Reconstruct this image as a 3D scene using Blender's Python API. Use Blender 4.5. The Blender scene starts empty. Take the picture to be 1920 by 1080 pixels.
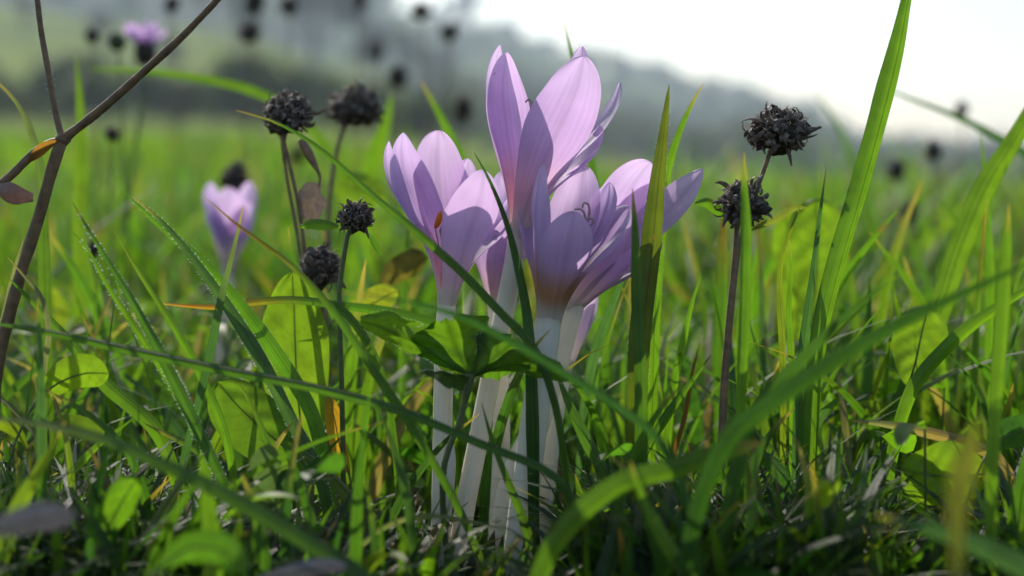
import bpy, math, random
import numpy as np
from mathutils import Vector, Matrix, noise as mnoise

random.seed(7)
RNG = np.random.default_rng(11)
R = math.radians
SC = bpy.context.scene
COL = SC.collection

# ------------------------------------------------------------------ camera
CAM_H = 10.7          # cm above the turf
PITCH = 4.8           # degrees looking down
FPX = 2844.0          # focal length in photograph pixels
FOCUS = 38.5          # cm
cam_d = bpy.data.cameras.new('camera')
cam = bpy.data.objects.new('camera', cam_d)
COL.objects.link(cam)
cam.location = (0, 0, CAM_H * .01)
cam.rotation_euler = (R(90 - PITCH), 0, 0)
cam_d.sensor_width = 36
cam_d.lens = 36 * FPX / 1920
cam_d.clip_start = .01
cam_d.clip_end = 5000
cam_d.dof.use_dof = True
cam_d.dof.focus_distance = FOCUS * .01
cam_d.dof.aperture_fstop = 8.2
cam_d.dof.aperture_blades = 0
SC.camera = cam

# ------------------------------------------------------------------ sky, sun, exposure
SUN_EL, SUN_AZ = 36.0, -23.0       # degrees; azimuth from +Y, negative = left
world = bpy.data.worlds.new('World')
SC.world = world
world.use_nodes = True
wn = world.node_tree.nodes
wl = world.node_tree.links
sky = wn.new('ShaderNodeTexSky')
sky.sky_type = 'NISHITA'
sky.sun_disc = False
sky.sun_elevation = R(SUN_EL)
sky.sun_rotation = R(SUN_AZ)
sky.air_density = 1.0
sky.dust_density = 1.4
sky.ozone_density = 1.0
bg = wn['Background']
bg.inputs['Strength'].default_value = .15
wl.new(sky.outputs['Color'], bg.inputs['Color'])
sun_d = bpy.data.lights.new('sun', 'SUN')
sun_d.energy = 4.5
sun_d.angle = R(.55)
sun_d.color = (1.0, .93, .82)
sun = bpy.data.objects.new('sun', sun_d)
COL.objects.link(sun)
sdir = Vector((math.sin(R(SUN_AZ)) * math.cos(R(SUN_EL)), math.cos(R(SUN_AZ)) * math.cos(R(SUN_EL)), math.sin(R(SUN_EL))))
sun.rotation_euler = sdir.to_track_quat('Z', 'Y').to_euler()
sun.location = sdir * 50

vs = SC.view_settings
vs.view_transform = 'Standard'
vs.look = 'None'
vs.exposure = 0.46
vs.gamma = 1
vs.use_curve_mapping = False
SC.render.engine = 'CYCLES'
cy = SC.cycles
cy.use_denoising = True
cy.max_bounces = 8
cy.diffuse_bounces = 4
cy.glossy_bounces = 2
cy.transmission_bounces = 4
cy.volume_bounces = 0
cy.transparent_max_bounces = 8
cy.sample_clamp_indirect = 6
cy.caustics_reflective = False
cy.caustics_refractive = False

# ------------------------------------------------------------------ coordinates (cm) helpers
FWD = Vector((0, math.cos(R(PITCH)), -math.sin(R(PITCH))))
UP = Vector((0, math.sin(R(PITCH)), math.cos(R(PITCH))))
RIGHT = Vector((1, 0, 0))
CAMP = Vector((0, 0, CAM_H))


def P(px, py, d):
    """point (cm) at distance d along the viewing axis"""
    return CAMP + d * (FWD + RIGHT * ((px - 960) / FPX) + UP * ((540 - py) / FPX))


def project(p):
    q = p - CAMP
    d = q.dot(FWD)
    return 960 + FPX * q.dot(RIGHT) / d, 540 - FPX * q.dot(UP) / d, d


def catmull(pts, n):
    P_ = [Vector(p) for p in pts]
    P_ = [P_[0] * 2 - P_[1]] + P_ + [P_[-1] * 2 - P_[-2]]
    segs = len(P_) - 3
    lens = [(P_[i + 2] - P_[i + 1]).length for i in range(segs)]
    tot = sum(lens)
    out = []
    for k in range(n):
        a = tot * k / (n - 1)
        i = 0
        while i < segs - 1 and a > lens[i]:
            a -= lens[i]
            i += 1
        t = min(1, a / max(lens[i], 1e-6))
        p0, p1, p2, p3 = P_[i:i + 4]
        out.append(.5 * ((2 * p1) + (p2 - p0) * t + (2 * p0 - 5 * p1 + 4 * p2 - p3) * t * t + (3 * p1 - p0 - 3 * p2 + p3) * t ** 3))
    return out


def lerp(a, b, t):
    return a + (b - a) * t


def sstep(a, b, x):
    t = min(1, max(0, (x - a) / (b - a)))
    return t * t * (3 - 2 * t)


# ------------------------------------------------------------------ mesh helpers
def mesh_from(name, V, F, mat, tint=None, uv=None, smooth=True, scale=.01, origin=Vector((0, 0, 0))):
    me = bpy.data.meshes.new(name)
    me.from_pydata([tuple((Vector(v) - origin) * scale) for v in V], [], F)
    if smooth:
        me.polygons.foreach_set('use_smooth', [True] * len(me.polygons))
    if tint is not None:
        at = me.color_attributes.new('tint', 'FLOAT_COLOR', 'POINT')
        at.data.foreach_set('color', np.array([(c[0], c[1], c[2], 1) for c in tint], 'f').ravel())
    if uv is not None:
        l = me.uv_layers.new(name='UVMap')
        li = np.empty(len(me.loops), 'i')
        me.loops.foreach_get('vertex_index', li)
        l.data.foreach_set('uv', np.array(uv, 'f')[li].ravel())
    me.materials.append(mat)
    me.update()
    return me


def tag(o, label=None, cat=None, group=None, kind=None):
    if label: o['label'] = label
    if cat: o['category'] = cat
    if group: o['group'] = group
    if kind: o['kind'] = kind
    return o


def empty(name, base, label, cat, group=None):
    e = bpy.data.objects.new(name, None)
    e.empty_display_size = .01
    e.location = Vector(base) * .01
    COL.objects.link(e)
    tag(e, label, cat, group)
    e['b'] = 0
    del e['b']
    BASES[e.name] = Vector(base)
    return e


BASES = {}


def add(name, V, F, mat, parent=None, base=None, tint=None, uv=None, smooth=True):
    """one mesh object; coordinates in world cm"""
    org = BASES[parent.name] if parent is not None else (Vector(base) if base is not None else Vector((0, 0, 0)))
    me = mesh_from(name, V, F, mat, tint, uv, smooth, .01, org)
    o = bpy.data.objects.new(name, me)
    COL.objects.link(o)
    if parent is not None:
        o.parent = parent
        BASES[o.name] = org
    else:
        o.location = org * .01
        BASES[o.name] = org
    return o


def tube_geo(pts, rad, seg=10, cap=True):
    """swept round tube; pts list of Vector, rad list"""
    V, F = [], []
    n = len(pts)
    ref = Vector((0.13, 1, 0.07)).normalized()
    for i, p in enumerate(pts):
        t = (pts[min(i + 1, n - 1)] - pts[max(i - 1, 0)]).normalized()
        a = t.cross(ref).normalized()
        b = a.cross(t)
        for k in range(seg):
            th = 2 * math.pi * k / seg
            V.append(p + (a * math.cos(th) + b * math.sin(th)) * rad[i])
    for i in range(n - 1):
        for k in range(seg):
            k2 = (k + 1) % seg
            F.append((i * seg + k, i * seg + k2, (i + 1) * seg + k2, (i + 1) * seg + k))
    if cap:
        F.append(tuple(range(seg))[::-1])
        F.append(tuple((n - 1) * seg + k for k in range(seg)))
    return V, F


# ------------------------------------------------------------------ materials
def newmat(name):
    m = bpy.data.materials.new(name)
    m.use_nodes = True
    nt = m.node_tree
    for n in list(nt.nodes):
        nt.nodes.remove(n)
    out = nt.nodes.new('ShaderNodeOutputMaterial')
    return m, nt, out


def node(nt, typ, **kw):
    n = nt.nodes.new(typ)
    for k, v in kw.items():
        if k in n.inputs:
            n.inputs[k].default_value = v
        else:
            setattr(n, k, v)
    return n


def leaf_material(name, trans, gain, rough, spec, stripes, stripe_amt, bump, noise_amt=.25, noise_scale=300, spots=None, ribs=(1, 1)):
    m, nt, out = newmat(name)
    L = nt.links
    att = node(nt, 'ShaderNodeAttribute', attribute_name='tint')
    geo = node(nt, 'ShaderNodeTexCoord')
    uvn = node(nt, 'ShaderNodeUVMap', uv_map='UVMap')
    sep = node(nt, 'ShaderNodeSeparateXYZ')
    L.new(uvn.outputs['UV'], sep.inputs[0])
    # lengthwise veins: sine of the cross coordinate with a little wobble
    nz = node(nt, 'ShaderNodeTexNoise', Scale=noise_scale, Detail=3.0)
    L.new(geo.outputs['Object'], nz.inputs['Vector'])
    cmb = node(nt, 'ShaderNodeCombineXYZ')
    mu = node(nt, 'ShaderNodeMath', operation='MULTIPLY'); mu.inputs[1].default_value = max(stripes, .01)
    L.new(sep.outputs['X'], mu.inputs[0]); L.new(mu.outputs[0], cmb.inputs[0]); L.new(sep.outputs['Y'], cmb.inputs[1])
    oi = node(nt, 'ShaderNodeObjectInfo')
    mo = node(nt, 'ShaderNodeMath', operation='MULTIPLY'); mo.inputs[1].default_value = 40
    L.new(oi.outputs['Random'], mo.inputs[0]); L.new(mo.outputs[0], cmb.inputs[2])
    sn = node(nt, 'ShaderNodeTexNoise', Scale=1.0, Detail=3.0)
    L.new(cmb.outputs[0], sn.inputs['Vector'])
    mr = node(nt, 'ShaderNodeMapRange')
    mr.inputs['From Min'].default_value = .3; mr.inputs['From Max'].default_value = .7
    mr.inputs['To Min'].default_value = 1 - stripe_amt; mr.inputs['To Max'].default_value = 1 + stripe_amt * .5
    L.new(sn.outputs[0], mr.inputs['Value'])
    mr2 = node(nt, 'ShaderNodeMapRange')
    mr2.inputs['From Min'].default_value = .25; mr2.inputs['From Max'].default_value = .75
    mr2.inputs['To Min'].default_value = 1 - noise_amt; mr2.inputs['To Max'].default_value = 1 + noise_amt
    L.new(nz.outputs['Fac'], mr2.inputs['Value'])
    m0 = node(nt, 'ShaderNodeMath', operation='MULTIPLY')
    L.new(mr.outputs[0], m0.inputs[0]); L.new(mr2.outputs[0], m0.inputs[1])
    sb = node(nt, 'ShaderNodeMath', operation='SUBTRACT'); sb.inputs[1].default_value = .5
    L.new(sep.outputs['X'], sb.inputs[0])
    ab = node(nt, 'ShaderNodeMath', operation='ABSOLUTE'); L.new(sb.outputs[0], ab.inputs[0])
    rib = node(nt, 'ShaderNodeValToRGB')
    er = rib.color_ramp.elements
    er[0].position = 0; er[0].color = (ribs[0],) * 3 + (1,)
    er[1].position = .075; er[1].color = (1, 1, 1, 1)
    e2 = er.new(.43); e2.color = (1, 1, 1, 1)
    e3 = er.new(.5); e3.color = (ribs[1],) * 3 + (1,)
    L.new(ab.outputs[0], rib.inputs[0])
    mm = node(nt, 'ShaderNodeMath', operation='MULTIPLY')
    L.new(m0.outputs[0], mm.inputs[0]); L.new(rib.outputs[0], mm.inputs[1])
    sc = node(nt, 'ShaderNodeVectorMath', operation='SCALE')
    L.new(att.outputs['Color'], sc.inputs[0]); L.new(mm.outputs[0], sc.inputs['Scale'])
    colour = sc.outputs[0]
    if spots:
        n2 = node(nt, 'ShaderNodeTexNoise', Scale=spots[0], Detail=4.0)
        L.new(geo.outputs['Object'], n2.inputs['Vector'])
        rr = node(nt, 'ShaderNodeMapRange')
        rr.inputs['From Min'].default_value = spots[1]; rr.inputs['From Max'].default_value = spots[1] + .05
        L.new(n2.outputs['Fac'], rr.inputs['Value'])
        mx = node(nt, 'ShaderNodeMix', data_type='RGBA')
        L.new(rr.outputs[0], mx.inputs['Factor'])
        L.new(colour, mx.inputs[6]); mx.inputs[7].default_value = (*spots[2], 1)
        colour = mx.outputs[2]
    g = node(nt, 'ShaderNodeVectorMath', operation='MULTIPLY'); g.inputs[1].default_value = gain
    L.new(colour, g.inputs[0])
    bp = node(nt, 'ShaderNodeBump', Strength=bump, Distance=.0004)
    L.new(mm.outputs[0], bp.inputs['Height'])
    pb = node(nt, 'ShaderNodeBsdfPrincipled')
    pb.inputs['Roughness'].default_value = rough
    pb.inputs['Specular IOR Level'].default_value = spec
    L.new(colour, pb.inputs['Base Color']); L.new(bp.outputs[0], pb.inputs['Normal'])
    tr = node(nt, 'ShaderNodeBsdfTranslucent')
    L.new(g.outputs[0], tr.inputs['Color'])
    ms = node(nt, 'ShaderNodeMixShader', Fac=trans)
    L.new(pb.outputs[0], ms.inputs[1]); L.new(tr.outputs[0], ms.inputs[2])
    L.new(ms.outputs[0], out.inputs['Surface'])
    return m


def simple_material(name, col, rough=.7, spec=.3, var=.35, scale=200, bump=.4, trans=0, trcol=None, dist=.0006):
    m, nt, out = newmat(name)
    L = nt.links
    geo = node(nt, 'ShaderNodeTexCoord')
    nz = node(nt, 'ShaderNodeTexNoise', Scale=scale, Detail=5.0)
    L.new(geo.outputs['Object'], nz.inputs['Vector'])
    mr = node(nt, 'ShaderNodeMapRange')
    mr.inputs['From Min'].default_value = .25; mr.inputs['From Max'].default_value = .75
    mr.inputs['To Min'].default_value = 1 - var; mr.inputs['To Max'].default_value = 1 + var
    L.new(nz.outputs['Fac'], mr.inputs['Value'])
    sc = node(nt, 'ShaderNodeVectorMath', operation='SCALE'); sc.inputs[0].default_value = col
    L.new(mr.outputs[0], sc.inputs['Scale'])
    bp = node(nt, 'ShaderNodeBump', Strength=bump, Distance=dist)
    L.new(nz.outputs['Fac'], bp.inputs['Height'])
    pb = node(nt, 'ShaderNodeBsdfPrincipled')
    pb.inputs['Roughness'].default_value = rough
    pb.inputs['Specular IOR Level'].default_value = spec
    L.new(sc.outputs[0], pb.inputs['Base Color']); L.new(bp.outputs[0], pb.inputs['Normal'])
    if trans:
        tr = node(nt, 'ShaderNodeBsdfTranslucent'); tr.inputs['Color'].default_value = (*(trcol or col), 1)
        ms = node(nt, 'ShaderNodeMixShader', Fac=trans)
        L.new(pb.outputs[0], ms.inputs[1]); L.new(tr.outputs[0], ms.inputs[2])
        L.new(ms.outputs[0], out.inputs['Surface'])
    else:
        L.new(pb.outputs[0], out.inputs['Surface'])
    return m


M = {}
M['grass'] = leaf_material('grass_blade', .52, (2.35, 2.55, .75), .44, .42, 16, .26, .5, .22, 160, (95, .72, (.10, .07, .025)), ribs=(.62, .8))
M['leaf'] = leaf_material('broad_leaf', .55, (2.2, 2.5, .8), .52, .3, 0, 0, .35, .22, 260)
M['petal'] = leaf_material('petal', .60, (1.12, 1.0, 1.08), .5, .25, 46, .10, .3, .09, 120, (420, .745, (.42, .26, .36)), ribs=(.93, .97))
M['tube'] = leaf_material('flower_tube', .28, (1, 1, .95), .42, .4, 26, .05, .08, .10, 120)
M['hair'] = simple_material('dew_hair', (.85, .88, .85), .15, .8, .05, 100, 0, .55, (.95, .97, .95))
M['dead'] = simple_material('dead_flower', (.045, .035, .028), .75, .25, .6, 700, .5)
M['deadtip'] = simple_material('dead_floret', (.17, .13, .105), .6, .4, .75, 900, .4, .3, (.22, .16, .11))
M['maroon'] = simple_material('dead_leaf', (.14, .085, .075), .6, .35, .4, 500, .4, .25, (.16, .09, .07))
M['greyleaf'] = simple_material('grey_leaf', (.15, .14, .16), .5, .4, .4, 400, .4, .2, (.14, .13, .14))
M['paletip'] = simple_material('pale_floret', (.30, .25, .20), .55, .4, .6, 900, .4, .35, (.42, .34, .25))
M['deadstem'] = simple_material('dead_stem', (.20, .125, .065), .6, .35, .45, 400, .5)
M['greenstem'] = simple_material('green_stem', (.10, .13, .04), .5, .4, .3, 400, .3, .15, (.2, .25, .05))
M['twig'] = simple_material('brown_twig', (.16, .095, .045), .6, .4, .45, 350, .6)
M['fluff'] = simple_material('seed_fluff', (.45, .42, .38), .7, .2, .2, 300, .1, .5, (.6, .57, .5))
M['anther'] = simple_material('anther', (.75, .25, .02), .6, .2, .2, 900, .4, .35, (.95, .32, .02))
M['style'] = simple_material('style', (.46, .33, .32), .5, .3, .2, 900, .2, .3, (.6, .42, .40))
M['bark'] = simple_material('bark', (.10, .08, .06), .9, .1, .4, 6, .5, dist=.05)

# ------------------------------------------------------------------ setting: terrain
AZ = [-3.0, -.62, -.34, -.18, -.11, -.02, .10, .24, .34, .62, 3.0]
HB = [52, 52, 50, 47, 42, 33, 20.5, 6.5, 3.0, 2, 2]
HA = [17, 17, 17, 14, 10, 5.0, 2.0, .6, .0, 0, 0]
FR = [.022, .022, .021, .02, .015, -.001, -.018, -.027, -.028, -.02, 0]


def terrain(x, y):
    """metres -> metres"""
    if y < 1:
        return 0.0
    a = max(-2.9, min(2.9, x / y))
    f = np.interp(a, AZ, FR) * (max(0, min(y, 55) - 1.5))
    f *= sstep(1.0, 8, y)
    hA = np.interp(a, AZ, HA) * sstep(48, 190, y)
    hB = max(0, np.interp(a, AZ, HB) - np.interp(a, AZ, HA) * .9) * sstep(200, 420, y)
    back = 1 - .4 * sstep(430, 680, y)
    rough = mnoise.noise(Vector((x * .02, y * .02, 1.3))) * 1.2 * sstep(40, 160, y)
    return float((f + hA + hB + rough) * back)


m, nt, out = newmat('meadow_ground')
L = nt.links
gp = node(nt, 'ShaderNodeNewGeometry')
ln = node(nt, 'ShaderNodeVectorMath', operation='LENGTH')
L.new(gp.outputs['Position'], ln.inputs[0])
near = node(nt, 'ShaderNodeMapRange')
near.inputs['From Min'].default_value = 2; near.inputs['From Max'].default_value = 12
L.new(ln.outputs['Value'], near.inputs['Value'])
n1 = node(nt, 'ShaderNodeTexNoise', Scale=60, Detail=6.0)
L.new(gp.outputs['Position'], n1.inputs['Vector'])
soil = node(nt, 'ShaderNodeValToRGB')
soil.color_ramp.elements[0].position = .35; soil.color_ramp.elements[0].color = (.022, .016, .010, 1)
soil.color_ramp.elements[1].position = .68; soil.color_ramp.elements[1].color = (.040, .055, .014, 1)
L.new(n1.outputs['Fac'], soil.inputs[0])
n2 = node(nt, 'ShaderNodeTexNoise', Scale=.06, Detail=5.0)
L.new(gp.outputs['Position'], n2.inputs['Vector'])
field = node(nt, 'ShaderNodeValToRGB')
field.color_ramp.elements[0].position = .36; field.color_ramp.elements[0].color = (.075, .11, .022, 1)
field.color_ramp.elements[1].position = .64; field.color_ramp.elements[1].color = (.20, .24, .045, 1)
L.new(n2.outputs['Fac'], field.inputs[0])
mx = node(nt, 'ShaderNodeMix', data_type='RGBA')
L.new(near.outputs[0], mx.inputs['Factor']); L.new(soil.outputs[0], mx.inputs[6]); L.new(field.outputs[0], mx.inputs[7])
bp = node(nt, 'ShaderNodeBump', Strength=.8, Distance=.004)
L.new(n1.outputs['Fac'], bp.inputs['Height'])
pb = node(nt, 'ShaderNodeBsdfPrincipled', Roughness=.9)
pb.inputs['Specular IOR Level'].default_value = 0
L.new(mx.outputs[2], pb.inputs['Base Color']); L.new(bp.outputs[0], pb.inputs['Normal'])
L.new(pb.outputs[0], out.inputs['Surface'])
M['ground'] = m

rad = [0.04]
while rad[-1] < 560:
    rad.append(rad[-1] * 1.09 + .01)
NA = 288
gv = [(0, 0, 0)]
gf = []
for i, r in enumerate(rad):
    for k in range(NA):
        th = 2 * math.pi * k / NA
        x, y = r * math.sin(th), r * math.cos(th)
        gv.append((x, y, terrain(x, y)))
for k in range(NA):
    gf.append((0, 1 + (k + 1) % NA, 1 + k))
for i in range(len(rad) - 1):
    for k in range(NA):
        k2 = (k + 1) % NA
        gf.append((1 + i * NA + k, 1 + i * NA + k2, 1 + (i + 1) * NA + k2, 1 + (i + 1) * NA + k))
me = mesh_from('ground', gv, gf, M['ground'], scale=1.0)
ground = bpy.data.objects.new('ground', me)
COL.objects.link(ground)
tag(ground, 'green meadow ground rising to a grassy hillside and distant ridge', 'ground', kind='structure')

# ------------------------------------------------------------------ trees (metres)
M['crown_a'] = leaf_material('crown_dark', .4, (1.9, 1.9, .9), .6, .2, 0, 0, 0, .35, 1.2)
TREE_T = [(.040, .060, .022), (.060, .075, .026), (.085, .080, .030)]


def crown_geo(rng, H, W, n, leaf, lobes, c0):
    V, F, T = [], [], []
    cl = []
    for i in range(lobes):
        a = rng.uniform(0, 6.283)
        rr = rng.uniform(.15, .62) * W
        z = rng.uniform(.38, .86) * H
        shrink = 1 - .5 * max(0, z / H - .55)
        cl.append((rr * math.cos(a) * shrink, rr * math.sin(a) * shrink, z, rng.uniform(.25, .42) * W, rng.uniform(.7, 1.3)))
    for i in range(n):
        cx, cy_, cz, cr, sh = cl[i % lobes]
        d = Vector((rng.gauss(0, 1), rng.gauss(0, 1), rng.gauss(0, .8)))
        d = d.normalized() * cr * rng.uniform(.35, 1.08)
        c = Vector((cx, cy_, cz)) + d
        nrm = (d.normalized() + Vector((rng.uniform(-.8, .8), rng.uniform(-.8, .8), rng.uniform(-.4, .9)))).normalized()
        a = nrm.orthogonal().normalized()
        a.rotate(Matrix.Rotation(rng.uniform(0, 6.28), 3, nrm))
        b = nrm.cross(a)
        s = leaf * rng.uniform(.6, 1.35)
        k = len(V)
        V += [c - a * s, c - b * s * .6 + nrm * s * .15, c + a * s, c + b * s * .6 - nrm * s * .1]
        F.append((k, k + 1, k + 2, k + 3))
        t = [x * sh * rng.uniform(.75, 1.3) for x in c0]
        T += [t] * 4
    return V, F, T


def trunk_geo(rng, H, W):
    pts = [Vector((rng.uniform(-.04, .04) * H * k / 6, rng.uniform(-.04, .04) * H * k / 6, H * .75 * k / 6 - .25)) for k in range(7)]
    V, F = tube_geo(pts, [H * .035 * (1 - .13 * k) for k in range(7)], 7)
    for i in range(6):
        b = pts[2 + i % 4]
        a = rng.uniform(0, 6.28)
        e = b + Vector((math.cos(a) * W * .5, math.sin(a) * W * .5, H * rng.uniform(.12, .28)))
        mid = (b + e) / 2 + Vector((0, 0, -.05 * H))
        v2, f2 = tube_geo([b, mid, e], [H * .016, H * .011, H * .004], 5)
        k = len(V)
        V += v2
        F += [tuple(j + k for j in f) for f in f2]
    return V, F


def make_tree_meshes(seed, H, W, n, leaf, lobes, c0):
    rng = random.Random(seed)
    v, f, t = crown_geo(rng, H, W, n, leaf, lobes, c0)
    cm = mesh_from('crown', v, f, M['crown_a'], tint=t, smooth=False, scale=1)
    v, f = trunk_geo(rng, H, W)
    tm = mesh_from('trunk', v, f, M['bark'], scale=1)
    return tm, cm


KIND = {
    'bush': make_tree_meshes(3, 2.0, 1.7, 900, .13, 9, TREE_T[0]),
    'round': make_tree_meshes(4, 7.0, 3.4, 1500, .30, 12, TREE_T[0]),
    'loose': make_tree_meshes(5, 8.0, 3.0, 1100, .30, 11, TREE_T[1]),
    'autumn': make_tree_meshes(6, 6.0, 3.0, 1200, .28, 11, TREE_T[2]),
}


def plant_tree(name, kind, px, dist, s, label, group=None, cat='tree'):
    x = (px - 960) / FPX * dist
    y = dist
    e = bpy.data.objects.new(name, None)
    COL.objects.link(e)
    e.location = (x, y, terrain(x, y))
    e.scale = (s * random.uniform(.9, 1.15), s * random.uniform(.9, 1.15), s)
    e.rotation_euler[2] = random.uniform(0, 6.28)
    tag(e, label, cat, group)
    for nm, me in zip(('trunk', 'crown'), KIND[kind]):
        o = bpy.data.objects.new(nm, me)
        COL.objects.link(o)
        o.parent = e
    return e


for i in range(15):
    plant_tree('hedge_bush', 'bush', -40 + i * 62 + random.uniform(-14, 14), random.uniform(43, 50), random.uniform(.75, 1.2),
               'dark bush in the hedge across the far edge of the sunlit field', 'bushes of the field hedge', 'bush')
plant_tree('tall_tree', 'round', 592, 130, 1.9, 'tall grey green tree standing alone on the slope behind the field hedge')
for px, dist, s in ((400, 150, 1.0), (455, 118, .8), (120, 175, .8), (250, 190, .7), (760, 150, .9), (820, 175, 1.0), (700, 120, .75), (960, 190, 1.0), (1010, 170, .8)):
    plant_tree('slope_tree', random.choice(['round', 'loose']), px, dist, s, 'green tree scattered on the sunlit grassy slope above the hedge', 'trees on the grassy slope')
for px, dist, s in ((60, 130, .55), (195, 120, .5), (330, 100, .5)):
    plant_tree('autumn_tree', 'autumn', px, dist, s, 'small yellowing tree on the sunlit grassy slope above the hedge', 'yellowing trees on the slope')
plant_tree('ridge_tree', 'round', 880, 400, 1.7, 'large round tree rising above the crest of the wooded ridge')
for i in range(12):
    plant_tree('valley_tree', random.choice(['round', 'loose', 'autumn']), 1180 + i * 68 + random.uniform(-20, 20), random.uniform(120, 165), random.uniform(.28, .5),
               'low tree in the hazy row at the foot of the ridge', 'trees at the foot of the ridge')

# the wooded ridge reads as one mass
rng = random.Random(21)
V, F, T = [], [], []
protos = [crown_geo(rng, 10, 5, 130, .75, 7, c) for c in ((.035, .055, .024), (.055, .065, .026), (.045, .06, .03))]
for i in range(1250):
    a = rng.uniform(-.42, .46)
    dist = rng.uniform(235 if a < -.06 else 95, 520)
    x, y = a * dist, dist
    if mnoise.noise(Vector((x * .012, y * .012, 5))) < -.12:
        continue
    h = terrain(x, y)
    s = rng.uniform(.6, 1.1) * (1 if a < .2 else .7) * min(1, .25 + dist / 340)
    ca, sa = math.cos(rng.uniform(0, 6.28)) * s, math.sin(rng.uniform(0, 6.28)) * s
    pv, pf, pt = protos[i % 3]
    k = len(V)
    V += [(x + v[0] * ca - v[1] * sa, y + v[0] * sa + v[1] * ca, h - 2.2 + v[2] * s) for v in pv]
    F += [tuple(j + k for j in f) for f in pf]
    T += pt
me = mesh_from('wood', V, F, M['crown_a'], tint=T, smooth=False, scale=1)
o = bpy.data.objects.new('distant_wood', me)
COL.objects.link(o)
tag(o, 'dark hazy woodland covering the distant ridge', 'wood', kind='stuff')

# ------------------------------------------------------------------ haze
bx = [(-640, -640, -6), (640, -640, -6), (640, 640, -6), (-640, 640, -6), (-640, -640, 75), (640, -640, 75), (640, 640, 75), (-640, 640, 75)]
me = bpy.data.meshes.new('haze')
me.from_pydata(bx, [], [(3, 2, 1, 0), (4, 5, 6, 7), (0, 1, 5, 4), (1, 2, 6, 5), (2, 3, 7, 6), (3, 0, 4, 7)])
hm, nt, out = newmat('haze')
pv = node(nt, 'ShaderNodeVolumePrincipled')
pv.inputs['Color'].default_value = (.72, .88, 1, 1)
pv.inputs['Density'].default_value = .0014
pv.inputs['Anisotropy'].default_value = .2
nt.links.new(pv.outputs[0], out.inputs['Volume'])
me.materials.append(hm)
o = bpy.data.objects.new('haze', me)
COL.objects.link(o)
tag(o, 'pale blue haze softening the distant hills', 'haze', kind='stuff')

# ------------------------------------------------------------------ turf: uncountable grass
G = {  # base colours of blades
    'bright': (.072, .140, .012), 'mid': (.046, .100, .014), 'dark': (.026, .066, .018), 'blue': (.036, .080, .036),
    'yellow': (.095, .138, .016), 'straw': (.20, .155, .08), 'red': (.11, .055, .02), 'grey': (.10, .115, .085)}
GT = np.array([G['bright'], G['mid'], G['dark'], G['blue'], G['yellow'], G['straw'], G['red']])
COSP, SINP = math.cos(R(PITCH)), math.sin(R(PITCH))


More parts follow.
